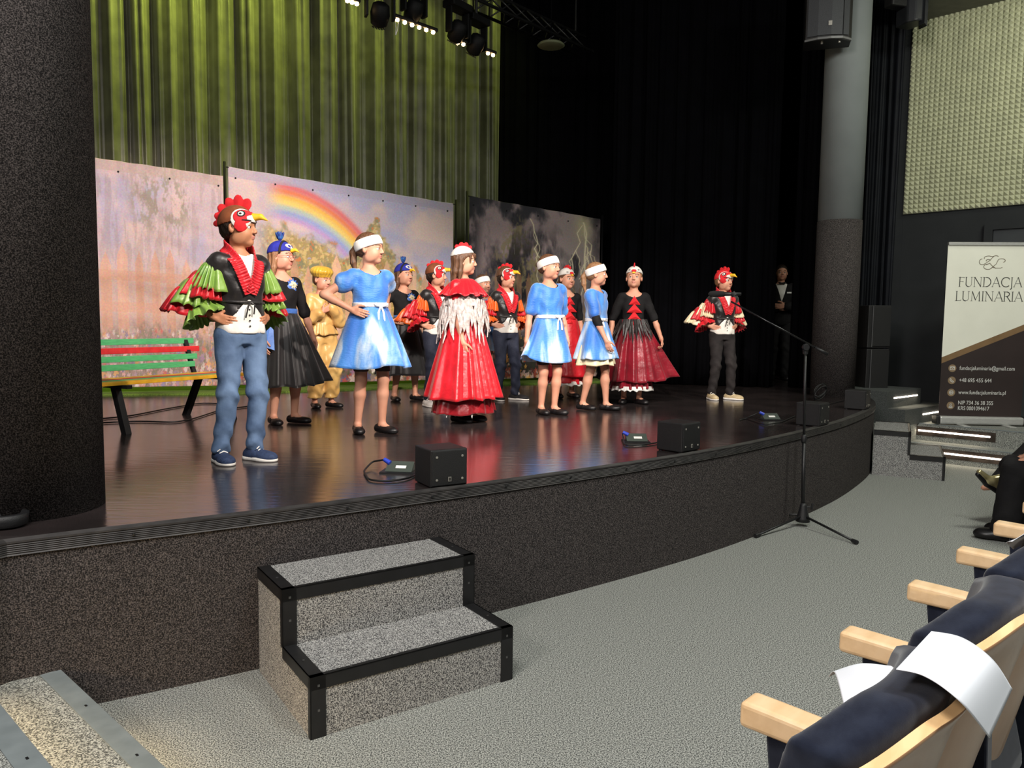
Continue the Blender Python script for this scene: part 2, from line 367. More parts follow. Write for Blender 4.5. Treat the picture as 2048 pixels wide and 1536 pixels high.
# ------------------------------------------------------------------ portable two-step boxes
def step_box(loc, u, n, W, d1_, d2_, h, label, flip=False):
    r = empty('step_box', (loc[0], loc[1], 0), 0, label, 'steps')
    R = frame((0, 0, 0), u, n)
    h2 = 2*h; t = 0.052
    MB().box((0, 0, 0), (W, d1_, h), R).box((0, d1_, 0), (W, d1_+d2_, h2), R).build('body', boxcarpet, r)
    e = 0.004
    a = MB()
    for (y, z) in ((0, h), (d1_, h2)):
        a.box((-e, y-e, z-t*0.85), (W+e, y, z+e), R); a.box((-e, y-e, z), (W+e, y+0.018, z+e), R)
    for (y0, z0, z1_) in ((0, 0, h), (d1_, h, h2)):
        for x in (0, W):
            s_ = (x-e, x+t) if x == 0 else (x-t, x+e)
            a.box((s_[0], y0-e, z0), (s_[1], y0, z1_), R)
            q = (x-e, x) if x == 0 else (x, x+e)
            a.box((q[0], y0-e, z0), (q[1], y0+0.02, z1_), R)
    for (y0, y1, z) in ((0, d1_, h), (d1_, d1_+d2_, h2)):
        for x in (0, W):
            s_ = (x-e, x+t*0.9) if x == 0 else (x-t*0.9, x+e)
            a.box((s_[0], y0, z), (s_[1], y1, z+e), R)
            q = (x-e, x) if x == 0 else (x, x+e)
            a.box((q[0], y0, z-t*0.8), (q[1], y1, z+e), R)
    a.build('edge_trim', blackmetal, r)
    s_ = MB()
    sm = mat('screw_grey', (120, 120, 120), rough=0.3, metal=0.8)
    for (y0, z) in ((0, h), (d1_, h2)):
        for x in (0.15, W*0.5, W-0.15): s_.box((x-.004, y0+0.004, z+e), (x+.004, y0+0.012, z+e+0.002), R)
        for x in (0.026, W-0.026):
            for q in (0.1, h-0.03): s_.box((x-.004, y0-e-0.002, z-h+q-.004), (x+.004, y0-e, z-h+q+.004), R)
        for x in (0.024, W-0.024):
            s_.box((x-.004, y0+0.14, z+e), (x+.004, y0+0.148, z+e+0.002), R)
    s_.build_each('screw', sm, r)
    return r
ub = np.array([math.cos(0.598), math.sin(0.598)]); nb_ = perp(ub)
step_box((-0.68, 2.538), ub, nb_, 0.836, 0.301, 0.318, 0.219, 'two-step carpeted box with black edging in front of the stage, nearest the camera')
q0 = G(1743.5, 949)[:2]; q1 = G(1888, 962)[:2]; wq = unit(q1-q0); 
vq = np.array([-wq[1], wq[0]])
# local: x across the steps (away from camera), y towards the stage
rr = step_box((*(q1),), -perp(-wq)*1.0, -wq, 0.84, 0.30, np.linalg.norm(q1-q0)-0.30, 0.219, 'small two-step carpeted box with black edging at the right end of the stage')

# ================================================================== DRAPES
def drape(name, a, b, z0, z1, folds, amp, m, label, seed=0, thick=0.01, nz=14, group=None, cat='curtain'):
    r = np.random.default_rng(seed)
    a = np.array(a[:2], float); b = np.array(b[:2], float); L = np.linalg.norm(b-a); u = (b-a)/L; n = np.array([u[1], -u[0]])
    nu = int(folds*20); t = np.linspace(0, 1, nu)
    ph = np.cumsum(r.uniform(0.55, 1.6, nu)); ph = ph/ph[-1]*folds*2*PI
    am = np.interp(t, np.linspace(0, 1, folds), r.uniform(0.45, 1.25, folds))
    V = []
    for k in range(nz+1):
        s = k/nz; z = z0 + (z1-z0)*s
        d = amp*am*(1.7*np.abs(np.sin(ph/2+.1*s))**0.8 - .9 + 0.26*np.sin(2.3*ph + 1.3*s + seed) + 0.07*np.sin(5.1*ph+2*s))*(1.0 - 0.25*s)
        P = a + np.outer(t*L + 0.012*np.sin(ph*0.5+3*s), u) + np.outer(d, n)
        V.append(np.c_[P, np.full(nu, z)])
    V = np.concatenate(V)
    i, j = np.meshgrid(np.arange(nz), np.arange(nu-1), indexing='ij')
    q = (i*nu+j).ravel(); F = np.stack([q, q+1, q+1+nu, q+nu], 1)
    o = mesh_obj(name, V, F, m, smooth=True)
    md = o.modifiers.new('thickness', 'SOLIDIFY'); md.thickness = thick
    return tag(o, label, cat, group)
velvet = mat('velvet_olive', (92, 94, 66), (70, 72, 50), 5, 0.36, spec=0.5, sheen=0.3, bump=0.15, bscale=220)
blackvel = mat('velvet_black', (10, 10, 13), (8, 8, 10), 5, 1.0, spec=0.03)
navyvel = mat('velvet_dark_navy', (24, 27, 34), (18, 20, 26), 5, 0.7, spec=0.3)
drape('curtain', (-7.6, 8.35), (-0.20, 11.15), ZS+0.01, 6.95, 25, 0.12, velvet, 'long pleated back curtain lit olive green behind the painted screens', 3)
dl = 'black pleated drape at the back of the stage'
drape('curtain', (-0.25, 11.35), (2.1, 11.6), ZS+0.01, 6.95, 12, 0.05, blackvel, 'black pleated drape right of the green curtain, behind the storm screen', 5)
drape('curtain', AT(1215, 700, 10.3), AT(1548, 700, 9.75), ZS+0.01, 6.95, 11, 0.06, blackvel, 'black pleated drape behind the child in the wine red skirt', 6)
drape('curtain', AT(1577, 700, 9.85), AT(1662, 700, 9.5), ZS+0.01, 6.95, 4, 0.05, blackvel, 'narrow black drape between the dark-suited person and the right column', 8)
drape('curtain', (1.8, 12.4), (7.5, 12.6), ZS+0.01, 6.95, 18, 0.05, blackvel, 'black backdrop drape furthest back, behind the dark-suited person', 9)
drape('curtain', AT(1722, 500, 10.2), AT(1806, 500, 10.1), 0.38, 6.9, 5, 0.06, navyvel, 'dark navy drape hanging left of the foam panel', 11)
drape('curtain', AT(1650, 500, 10.6), AT(1735, 500, 10.3), 0.66, 6.9, 5, 0.06, navyvel, 'dark navy drape behind the right column', 12)

# ================================================================== PAINTED SCREENS
def vnoise(U, V, sx, sy, seed, octv=4):
    r = np.random.default_rng(seed); out = np.zeros_like(U); a = 1.0; tot = 0
    for o in range(octv):
        nx, ny = int(sx*2**o)+3, int(sy*2**o)+3; g = r.random((nx, ny))
        x = np.clip(U, 0, 1)*(nx-2.001); y = np.clip(V, 0, 1)*(ny-2.001); i = x.astype(int); j = y.astype(int); fx = x-i; fy = y-j
        fx = fx*fx*(3-2*fx); fy = fy*fy*(3-2*fy)
        out += a*((g[i, j]*(1-fx)+g[i+1, j]*fx)*(1-fy) + (g[i, j+1]*(1-fx)+g[i+1, j+1]*fx)*fy); tot += a; a *= 0.55
    return out/tot
def sstep(a, b, x): t = np.clip((x-a)/(b-a), 0, 1); return t*t*(3-2*t)
def mixc(C, c, k): return C*(1-k[..., None]) + np.array(c, float)*k[..., None]
def paint_fence(C, U, V, n, top, bot, col, seed, jit=0.05, x0=0.0, x1=1.0):
    r = np.random.default_rng(seed)
    for i in range(n):
        c = x0 + (i+0.5)/n*(x1-x0) + r.uniform(-.004, .004); wd = 0.30/n*(x1-x0)*r.uniform(0.8, 1.15); tp = top + r.uniform(-jit, jit)
        k = (np.abs(U-c) < wd*np.clip((tp+0.06-V)/0.06, 0, 1)) & (V > bot) & (V < tp+0.06)
        sh = r.uniform(-18, 18) + 30*(vnoise(U, V, 60, 6, seed+i, 2)-0.5)
        cc = np.array(col, float)[None, None, :] + sh[..., None]
        C = np.where((k*1.0)[..., None] > 0.5, C*0.25 + cc*0.75, C)
    return C
def paint_flowers(C, U, V, n, vmax, cols, seed, ar):
    r = np.random.default_rng(seed)
    for i in range(n):
        x, y = r.random(), r.random()**1.4*vmax; rad = r.uniform(0.006, 0.017)*(1.25-y/vmax*0.5)
        x0 = max(0, int((x-rad*1.3)*(U.shape[0]-1))); x1 = int((x+rad*1.3)*(U.shape[0]-1))+2
        y0 = max(0, int((y-rad*ar*1.3)*(U.shape[1]-1))); y1 = int((y+rad*ar*1.3)*(U.shape[1]-1))+2
        u = U[x0:x1, y0:y1]; v_ = V[x0:x1, y0:y1]; dx = (u-x)/rad; dy = (v_-y)/(rad*ar); th = np.arctan2(dy, dx); rr = np.hypot(dx, dy)
        k = (rr < 0.75+0.25*np.cos(5*th+r.uniform(0, 6)))*r.uniform(0.6, 0.95)
        C[x0:x1, y0:y1] = mixc(C[x0:x1, y0:y1], np.array(cols[r.integers(len(cols))])*r.uniform(0.8, 1.05), k)
    return C
def art_garden(U, V, rainbow, seed, cool=0.0):
    n1 = vnoise(U, V, 5, 4, seed); n2 = vnoise(U, V, 26, 20, seed+1); n3 = vnoise(U, V, 90, 70, seed+2, 3); n4 = vnoise(U, V, 9, 5, seed+3)
    C = np.ones(U.shape+(3,))*np.array([206, 192, 200.])
    C = mixc(C, (176, 180, 214), sstep(0.45, 0.62, n1)*0.8)
    C = mixc(C, (232, 208, 196), sstep(0.5, 0.7, vnoise(U, V, 6, 5, seed+9))*0.8)
    if rainbow:
        cx, cy = 0.20, 0.10; rx, ry = 0.53, 0.80
        rr = np.hypot((U-cx)/rx, (V-cy)/ry)
        bands = [(0.88, (196, 160, 214)), (0.91, (150, 170, 226)), (0.94, (178, 204, 200)), (0.97, (244, 222, 110)), (1.0, (250, 196, 70)), (1.035, (240, 130, 70)), (1.065, (226, 110, 110))]
        fade = sstep(0.13, 0.24, U)*sstep(0.05, 0.3, V)
        for b, c in bands: C = mixc(C, c, np.exp(-((rr-b)/0.021)**2)*fade*0.92)
        tree = sstep(0.0, 0.07, (0.84 - 0.30*U + 0.14*(n4-0.5) + 0.12*(n2-0.5)) - V)*sstep(0.08, 0.2, U)*sstep(0.9, 0.55, U-V*0.2)
        tr2 = sstep(0.0, 0.05, (0.86 - 4.2*np.abs(U-0.62)**1.3 + 0.2*(n2-0.5)) - V)
        tr3 = sstep(0.0, 0.08, 0.62 - 1.0*np.abs(U-0.78) + 0.3*(n2-0.5) - V)
        k = np.maximum(np.maximum(tree, tr2*0.9), tr3*0.8)*sstep(0.22, 0.42, n3*0.6+n2*0.55)
        g = mixc(np.ones(U.shape+(3,))*np.array([178, 156, 84.]), (224, 196, 118), sstep(0.45, 0.6, n3)); g = mixc(g, (112, 124, 92), sstep(0.54, 0.66, n2)*0.7)
        C = C*(1-k[..., None]*0.9) + g*k[..., None]*0.9
        kk = sstep(0.62, 0.7, n2)*sstep(0.5, 0.6, n3)*k; C = mixc(C, (216, 130, 70), kk)
        low = sstep(0.34, 0.24, V + 0.08*(n4-0.5)); C = mixc(C, (152, 148, 156), low*0.6); C = mixc(C, (196, 150, 110), sstep(0.5, 0.4, V)*sstep(0.5, 0.62, n2)*0.6)
        C = paint_fence(C, U, V, 17, 0.55, 0.20, (228, 178, 146), seed+5)
        fl_top = 0.22
    else:
        # pale garden wall with a bush and a faint arbor
        k = sstep(0.46, 0.60, n2*0.6+n3*0.4)*sstep(0.10, 0.02, np.hypot((U-0.60)/1.6, (V-0.84)/1.2)-0.06)
        C = mixc(C, (134, 138, 110), k*0.75)
        C = mixc(C, (150, 136, 128), sstep(0.5, 0.62, vnoise(U, V, 40, 7, seed+20))*0.35)
        C = mixc(C, (214, 182, 160), sstep(0.62, 0.45, V)*0.8)
        C = paint_fence(C, U, V, 10, 0.56, 0.22, (222, 164, 126), seed+5, 0.03)
        for vv in (0.50, 0.36): C = mixc(C, (222, 160, 122), (np.abs(V-vv) < 0.02)*0.5)
        k2 = sstep(0.48, 0.6, n3)*sstep(0.55, 0.3, V)*sstep(0.75, 0.95, U); C = mixc(C, (150, 122, 84), k2*0.7)
        fl_top = 0.26
        wash = True
    low = sstep(fl_top+0.04, fl_top-0.06, V+0.1*(n2-0.5)); C = mixc(C, (130, 112, 104), low*0.8)
    C = mixc(C, (98, 104, 70), low*sstep(0.5, 0.6, n3)*0.7)
    C = paint_flowers(C, U, V, 520, fl_top, [(226, 168, 160), (236, 214, 204), (214, 96, 84), (188, 150, 190), (226, 170, 90), (240, 232, 220), (120, 120, 160)], seed+7, 1.35)
    if not rainbow: C = C*0.70 + np.array([218, 192, 184.])*0.30
    hem = (V > 0.955); C = mixc(C, (176, 170, 190) if rainbow else (196, 176, 160), hem*0.55)
    return C
def art_storm(U, V, seed):
    n1 = vnoise(U, V, 4, 4, seed); n2 = vnoise(U, V, 14, 11, seed+1); n3 = vnoise(U, V, 60, 46, seed+2, 3)
    C = np.ones(U.shape+(3,))*np.array([46, 44, 52.])
    k = sstep(0.42, 0.66, 0.5*n1+0.5*n2 + 0.10*np.exp(-((V-0.80)/0.16)**2)); C = mixc(C, (186, 164, 164), k*0.9)
    k = np.exp(-(((U-0.84)/0.22)**2 + ((V-0.72)/0.34)**2)); C = mixc(C, (150, 140, 136), k*0.9)
    C = mixc(C, (206, 196, 150), np.exp(-(((U-0.86)/0.07)**2 + ((V-0.93)/0.09)**2))*0.8)
    tree = sstep(0.0, 0.12, 0.28-np.abs(U-0.36)*0.9 - np.abs(V-0.62)*0.7)*sstep(0.45, 0.56, n3*0.5+n2*0.5)
    C = mixc(C, (142, 132, 92), tree*0.8); C = mixc(C, (20, 20, 26), sstep(0.12, 0.0, U)*sstep(0.3, 0.6, n2)*0.9)
    C = mixc(C, (16, 16, 22), sstep(0.56, 0.66, vnoise(U, V, 9, 5, seed+30))*0.7*sstep(0.95, 0.7, V))
    r = np.random.default_rng(seed+4)
    for i in range(170):                                # rain
        x, y, L = r.random()*1.1, r.random(), r.uniform(0.03, 0.09); t = (y-V)/L
        k = (np.abs(U-(x+0.10*(y-V)*0.7)) < 0.0015)*(t > 0)*(t < 1)
        C = mixc(C, (160, 156, 160), k*r.uniform(0.25, 0.6))
    def bolt(x, y, x2, y2, wd, depth, c=(250, 240, 200)):
        nonlocal C
        n = 9; xs = np.linspace(x, x2, n); ys = np.linspace(y, y2, n)
        xs[1:-1] += r.uniform(-1, 1, n-2)*0.022*(1 if depth else 1.3)
        yy = V; order = np.argsort(ys); xi = np.interp(yy, ys[order], xs[order])
        inb = (V > ys.min())*(V < ys.max())
        d = np.abs(U-xi); C = mixc(C, (226, 214, 180), np.exp(-(d/(wd*2.6))**2)*inb*0.35); C = mixc(C, c, np.exp(-(d/wd)**2)*inb)
        if depth < 2:
            for j in range(3 if depth == 0 else 2):
                q = r.integers(2, n-2); s = r.choice([-1, 1]); bolt(xs[q], ys[q], xs[q]+s*r.uniform(0.04, 0.15), ys[q]-r.uniform(0.10, 0.26), wd*0.6, depth+1)
    bolt(0.86, 0.96, 0.93, 0.42, 0.0055, 0); bolt(0.85, 0.94, 0.74, 0.52, 0.003, 0); bolt(0.87, 0.93, 0.985, 0.66, 0.003, 1); bolt(0.44, 0.93, 0.53, 0.66, 0.003, 1)
    bolt(0.78, 0.55, 0.82, 0.3, 0.0025, 1)
    C = paint_fence(C, U, V, 5, 0.57, 0.16, (150, 112, 84), seed+5, 0.05, 0.08, 0.48); C = paint_fence(C, U, V, 9, 0.50, 0.16, (122, 104, 84), seed+6, 0.03, 0.58, 1.0)
    C = mixc(C, (34, 34, 28), sstep(0.28, 0.20, V)*0.9)
    C = paint_flowers(C, U, V, 420, 0.26, [(214, 140, 60), (224, 170, 80), (196, 80, 60), (214, 190, 176), (120, 60, 60), (60, 66, 50)], seed+7, 1.2)
    C = mixc(C, (200, 170, 160), (V < 0.05)*sstep(0.4, 0.6, n3)*0.8)
    return C
def screen(tl, tr, zbot, art, name, label, nu, nv, wr, seed, rightpole=True, leftpole=True):
    tl = np.array(tl); tr = np.array(tr); r_ = empty(name, (*((tl+tr)[:2]/2), ZS+0.018), 0, label, 'painted screen', 'painted garden screens')
    org = np.array([*((tl+tr)[:2]/2), ZS+0.018])
    t = np.linspace(0, 1, nu); s = np.linspace(0, 1, nv); U, V = np.meshgrid(t, s, indexing='ij')
    n = np.array([(tr-tl)[1], -(tr-tl)[0], 0]); n /= np.linalg.norm(n)
    if n[1] > 0: n = -n
    X = tl[None, None, :]*(1-U)[..., None] + tr[None, None, :]*U[..., None]
    X[..., 2] = zbot + (X[..., 2] - zbot)*V
    sag = -0.005*np.sin(PI*U*6)**2*sstep(0.9, 1.0, V); X[..., 2] += sag
    wv = vnoise(U, V, 3, 9, seed, 3)-0.5
    wave = wr*(wv*1.3 + 0.35*np.sin(9*U+2*V) + 0.25*np.sin(34*V + 5*vnoise(U, V, 4, 4, seed+1, 2)))*np.clip(np.minimum(U, 1-U)*8, 0, 1)
    X += n*wave[..., None]
    X -= org
    C = np.clip(art(U, V)*0.88, 0, 255)/255.0
    Cl = np.where(C <= 0.04045, C/12.92, ((C+0.055)/1.055)**2.4)
    i, j = np.meshgrid(np.arange(nu-1), np.arange(nv-1), indexing='ij'); q = (i*nv+j).ravel()
    F = np.stack([q, q+nv, q+nv+1, q+1], 1)
    pm_ = painted('painted_canvas')
    o = mesh_obj('canvas', X.reshape(-1, 3), F, pm_, r_, smooth=True)
    at = o.data.color_attributes.new('paint', 'FLOAT_COLOR', 'POINT')
    at.data.foreach_set('color', np.c_[Cl.reshape(-1, 3), np.ones(nu*nv)].astype(np.float32).ravel())
    md = o.modifiers.new('thickness', 'SOLIDIFY'); md.thickness = 0.004; md.offset = -1
    u = unit((tr-tl)[:2])
    polem = mat('pole_black', (18, 18, 20), rough=0.6, spec=.2)
    for e, on in ((0, leftpole), (1, rightpole)):
        if not on: continue
        p = (tl if e == 0 else tr) - org; d = -0.035 if e == 0 else 0.035
        x, y = p[0] + u[0]*d, p[1] + u[1]*d
        MB().tube([(x, y, 0), (x, y, p[2]+0.05)], 0.014).build('pole', polem, r_, smooth=True)
        MB().box((x-.02, y-0.30, 0.0), (x+.02, y+0.30, 0.025)).build('foot', polem, r_)
        MB().tube([(x, y, p[2]-0.008), (x-u[0]*d*1.2, y-u[1]*d*1.2, p[2]-0.008)], 0.006).build('hook', polem, r_)
    g = MB(); nn = int(np.linalg.norm(tr-tl)/0.42)
    for k in range(nn+1):
        a = 0.03 + 0.94*k/nn; ii = int(a*(nu-1)); jj = int(0.955*(nv-1)); p = X[ii, jj] + n*0.004
        M = Matrix.Translation(p) @ Vector(n).to_track_quat('Z', 'Y').to_matrix().to_4x4()
        g.lathe([(0.010, 0), (0.010, 0.003), (0.005, 0.003)], n=12, M=M)
    g.build_each('grommet', polem, r_)
    return r_
tl1 = AT(120, 304, 7.75); tr1 = AT(446, 352, 8.28)
screen(tl1, tr1, ZS+0.07, lambda U, V: art_garden(U, V, False, 11), 'painted_screen', 'pale pink painted garden screen on the left, behind the slatted bench', 260, 230, 0.030, 1, leftpole=False, rightpole=False)
screen(AT(456, 333, 8.45), AT(907, 407, 9.7), ZS+0.06, lambda U, V: art_garden(U, V, True, 23), 'painted_screen', 'middle painted screen with a rainbow over trees and a picket fence', 430, 300, 0.012, 2)
screen(AT(939, 391, 9.75), AT(1201, 438, 10.75), ZS+0.05, lambda U, V: art_storm(U, V, 41), 'painted_screen', 'dark painted storm screen with lightning, on the right', 360, 300, 0.010, 3)
# green strip by the screens; its colour paints green light on the floor
gm = mat('green_spill', (104, 134, 42), (58, 84, 20), 120, 0.9, bump=0.6, bscale=160)
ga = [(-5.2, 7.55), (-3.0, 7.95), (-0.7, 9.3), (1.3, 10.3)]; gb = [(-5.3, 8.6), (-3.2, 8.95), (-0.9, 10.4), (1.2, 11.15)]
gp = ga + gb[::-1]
tag(MB().prism(gp, ZS, ZS+0.018).build('green_spill_strip', gm), 'narrow green strip standing in for green-lit floor along the foot of the painted screens', 'floor strip')

# ================================================================== BENCH
P1 = G(258, 868, ZS)[:2]; P2 = G(470, 838, ZS)[:2]; ubn = unit(P2-P1); nbn = perp(ubn)       # nbn points to the back of the bench
br = empty('bench', (P1[0], P1[1], ZS), math.atan2(ubn[1], ubn[0]), 'low park bench with green and red back slats, yellow seat slat and black steel legs', 'bench')
wg = mat('slat_green', (78, 168, 108), (66, 152, 96), 20, 0.5, stretch=(1, 6, 6), bump=0.1); wr_ = mat('slat_red', (196, 44, 48), (176, 36, 40), 20, 0.5); wy = mat('slat_yellow', (226, 178, 40), (196, 140, 30), 9, 0.5)
Lb = np.linalg.norm(P2-P1)
lx0, lx1 = -0.75, Lb+0.16
for k, (z, m_) in enumerate(((0.415, wg), (0.475, wg), (0.535, wr_), (0.60, wg))):
    y = 0.44 + 0.05*k*0.6
    MB().box((lx0, y, z-0.022+0.01), (lx1-0.05*(3-k) if k < 3 else lx1-0.08, y+0.02, z+0.022+0.01)).build('back_slat', m_, br, bevel=0.003)
for k, m_ in enumerate((wy, wg, wr_, wy)):
    MB().box((lx0, 0.02+0.095*k, 0.335), (lx1, 0.095+0.095*k, 0.36)).build('seat_slat', m_, br, bevel=0.003)
for x in (0.0, Lb, -0.72):
    MB().box((x-0.02, -0.02, 0.31), (x+0.02, 0.46, 0.335)).build('seat_frame', blackmetal, br)
    MB().raw([(x-.022, 0.0, 0), (x+.022, 0.0, 0), (x+.022, 0.05, 0), (x-.022, 0.05, 0), (x-.022, 0.10, 0.32), (x+.022, 0.10, 0.32), (x+.022, 0.15, 0.32), (x-.022, 0.15, 0.32)],
             [(0,3,2,1),(4,5,6,7),(0,1,5,4),(1,2,6,5),(2,3,7,6),(3,0,4,7)]).build('leg', blackmetal, br)
    MB().raw([(x-.022, 0.52, 0), (x+.022, 0.52, 0), (x+.022, 0.57, 0), (x-.022, 0.57, 0), (x-.022, 0.36, 0.32), (x+.022, 0.36, 0.32), (x+.022, 0.41, 0.32), (x-.022, 0.41, 0.32)],
             [(0,3,2,1),(4,5,6,7),(0,1,5,4),(1,2,6,5),(2,3,7,6),(3,0,4,7)]).build('leg', blackmetal, br)
    MB().raw([(x-.018, 0.42, 0.32), (x+.018, 0.42, 0.32), (x+.018, 0.445, 0.32), (x-.018, 0.445, 0.32), (x-.018, 0.53, 0.62), (x+.018, 0.53, 0.62), (x+.018, 0.555, 0.62), (x-.018, 0.555, 0.62)],
             [(0,3,2,1),(4,5,6,7),(0,1,5,4),(1,2,6,5),(2,3,7,6),(3,0,4,7)]).build('back_post', blackmetal, br)

def cable(pts, r, m, label=None, parent=None, name='cable'):
    P = np.array(pts, float); s = np.r_[0, np.cumsum(np.linalg.norm(np.diff(P, axis=0), axis=1))]; t = np.linspace(0, s[-1], max(12, len(pts)*8))
    Q = np.stack([np.interp(t, s, P[:, i]) for i in range(3)], 1)
    for _ in range(6): Q[1:-1] = 0.25*Q[:-2]+0.5*Q[1:-1]+0.25*Q[2:]
    o = MB().tube([tuple(p) for p in Q], r, 8).build(name, m, parent, smooth=True)
    if label: tag(o, label, 'cable')
    return o
cm = mat('cable_black', (22, 22, 23), rough=0.5)
zc = ZS+0.008
cable([G(195,838,zc), G(260,832,zc), G(330,818,zc), G(400,806,zc), G(470,808,zc)], 0.006, cm, 'black cable lying on the stage behind the bench legs, upper of the two')
cable([G(195,846,zc), G(280,842,zc), G(350,845,zc), G(385,838,zc), G(440,820,zc), G(500,812,zc)], 0.006, cm, 'black cable curving on the stage in front of the bench legs, lower of the two')

# ================================================================== SMALL MONITOR SPEAKERS AND POWER PLATES
spk = mat('speaker_black', (30, 29, 30), (23, 22, 23), 60, 0.55, bump=0.25, bscale=400)
grille = mat('speaker_grille', (20, 20, 21), (13, 13, 14), 300, 0.6, bump=0.4, bscale=500)
silver = mat('badge_silver', (190, 186, 176), rough=0.35, metal=0.5)
def monitor(pf, pl, pr_, label, h):
    F_ = G(*pf, ZS)[:2]; L_ = G(*pl, ZS)[:2]; R_ = G(*pr_, ZS)[:2]
    a = unit(L_-F_); s = 0.195
    r = empty('monitor_speaker', (F_[0], F_[1], ZS), 0, label, 'speaker', 'cube speakers along the stage edge')
    u = unit(R_-F_); n = perp(u); M = frame((0, 0, 0.0), u, n)
    MB().box((0, 0.006, 0.006), (s, s, h), M).build('cabinet', spk, r, bevel=0.006)
    MB().box((0.006, 0.0, 0.012), (s-0.006, 0.008, h-0.006), M).build('grille', grille, r, bevel=0.003)
    b = MB().box((s*0.5-0.008, -0.003, 0.03), (s*0.5+0.008, 0.0, 0.052), M).box((s*0.5-0.004, -0.004, 0.034), (s*0.5+0.004, -0.002, 0.048), M, 1).build('badge', [silver, spk], r)
    for x, z in ((0.03, h-0.035), (s-0.03, h-0.035), (0.03, 0.04), (s-0.03, 0.04)):
        MM = M @ Matrix.Translation((x, 0.001, z)) @ Matrix.Rotation(PI/2, 4, 'X')
        MB().lathe([(0.006, 0), (0.006, 0.003), (0.003, 0.004)], n=10, M=MM).build('screw', silver, r)
    for x in (0.02, s-0.02):
        for y in (0.025, s-0.02): MB().box((x-.01, y-.01, 0), (x+.01, y+.01, 0.008), M).build('rubber_foot', blackplastic, r)
    return r
monitor((862, 979), (842, 974), (935, 971), 'black cube speaker nearest the camera, at the middle of the stage edge', 0.185)
monitor((1365, 908), (1340, 900), (1413, 899), 'black cube speaker second from the left along the stage edge', 0.185)
monitor((1640, 855), (1600, 851), (1660, 850), 'black cube speaker behind the microphone stand pole', 0.185)
monitor((1731, 821), (1700, 816), (1747, 815), 'black cube speaker furthest right, in front of the column', 0.185)
blue = mat('connector_blue', (40, 70, 200), rough=0.4)
def plate(px, py, label, yaw):
    c = G(px, py, ZS); r = empty('connector_box', (c[0], c[1], ZS), yaw, label, 'connector box', 'connector boxes on the stage')
    MB().box((-0.09, -0.05, 0), (0.09, 0.07, 0.008)).build('base_plate', blackmetal, r)
    gm_ = mat('plate_grey', (70, 78, 72), rough=0.5)
    MB().raw([(-0.065, -0.03, 0.01), (0.075, -0.03, 0.01), (0.075, 0.045, 0.052), (-0.065, 0.045, 0.052), (-0.065, 0.055, 0.008), (0.075, 0.055, 0.008)],
             [(0, 1, 2, 3), (3, 2, 5, 4), (0, 3, 4), (1, 5, 2), (0, 4, 5, 1)]).build('lid', gm_, r)
    MB().raw([(-0.015, -0.008, 0.0245), (0.04, -0.008, 0.0245), (0.04, 0.012, 0.0357), (-0.015, 0.012, 0.0357)], [(0, 1, 2, 3)]).build('plate_label', white_m, r)
    MB().tube([(-0.05, 0.02, 0.045), (-0.085, 0.03, 0.062)], [0.013, 0.011], 12).build('plug', blue, r)
    return r
plate(797, 945, 'low grey connector box with a blue plug behind the nearest cube speaker', -0.1)
plate(1272, 884, 'low grey connector box with a blue plug left of the second cube speaker', 0.0)
plate(1541, 840, 'low grey connector box with a blue plug left of the speaker behind the microphone stand', 0.1)
cable([G(770,938,zc)+[0,0,.05], G(745,930,zc)+[0,0,.02], G(727,942,zc), G(738,960,zc), G(775,963,zc), G(815,957,zc), G(840,945,zc)], 0.005, cm, 'black cable looping from the nearest connector box to its cube speaker')
cable([G(1250,880,zc)+[0,0,.05], G(1244,872,zc)+[0,0,.02], G(1250,892,zc), G(1300,888,zc), G(1338,880,zc)], 0.005, cm, 'black cable from the second connector box to the second cube speaker')
cable([G(1522,835,zc)+[0,0,.05], G(1500,833,zc), G(1476,842,zc), G(1490,836,zc), G(1530,850,zc), G(1560,845,zc), G(1590,832,zc)], 0.005, cm, 'black cable on the stage by the connector box nearest the microphone stand')
cable([G(1640,812,zc), G(1668,806,zc), G(1690,800,zc), G(1704,803,zc)], 0.005, cm, 'thin black cable between the two rightmost cube speakers')
# coiled cable on top of the third speaker
cc = G(1640, 800, ZS); coil = []
for i in range(120):
    t = i/120*2*PI*5.3; coil.append((cc[0]+0.07*math.cos(t), cc[1]+0.03*math.sin(t*1.1), ZS+0.09+0.07*math.sin(t+0.5)+0.02*math.sin(t*0.37)))
cable(coil, 0.005, cm, 'black cable coiled in a loose loop behind the speaker at the microphone stand')
# stack of two loudspeakers by the right column
def stack_box(z0, z1, label):
    c = AT(1754, 780, 9.0); u = unit((0.99, 0.1)); M = frame((c[0], c[1], 0), u, perp(u))
    r = empty('loudspeaker', (0, 0, 0), 0, label, 'loudspeaker', 'loudspeakers stacked beside the right column')
    MB().box((-0.15, 0, z0), (0.13, 0.4, z1), M).build('cabinet', spk, r, bevel=0.008)
    MB().box((-0.10, -0.012, z0+0.02), (0.125, 0.0, z1-0.02), M).build('grille', grille, r, bevel=0.004)
    MB().box((-0.105, -0.014, z0+0.01), (-0.097, -0.008, z1-0.01), M).build('grille_edge', mat('edge_grey', (90, 90, 92)), r)
stack_box(ZS, 1.19, 'tall black loudspeaker standing on the stage right of the column, lower of two')
stack_box(1.20, 1.70, 'tall black loudspeaker stacked on another right of the column, upper of two')
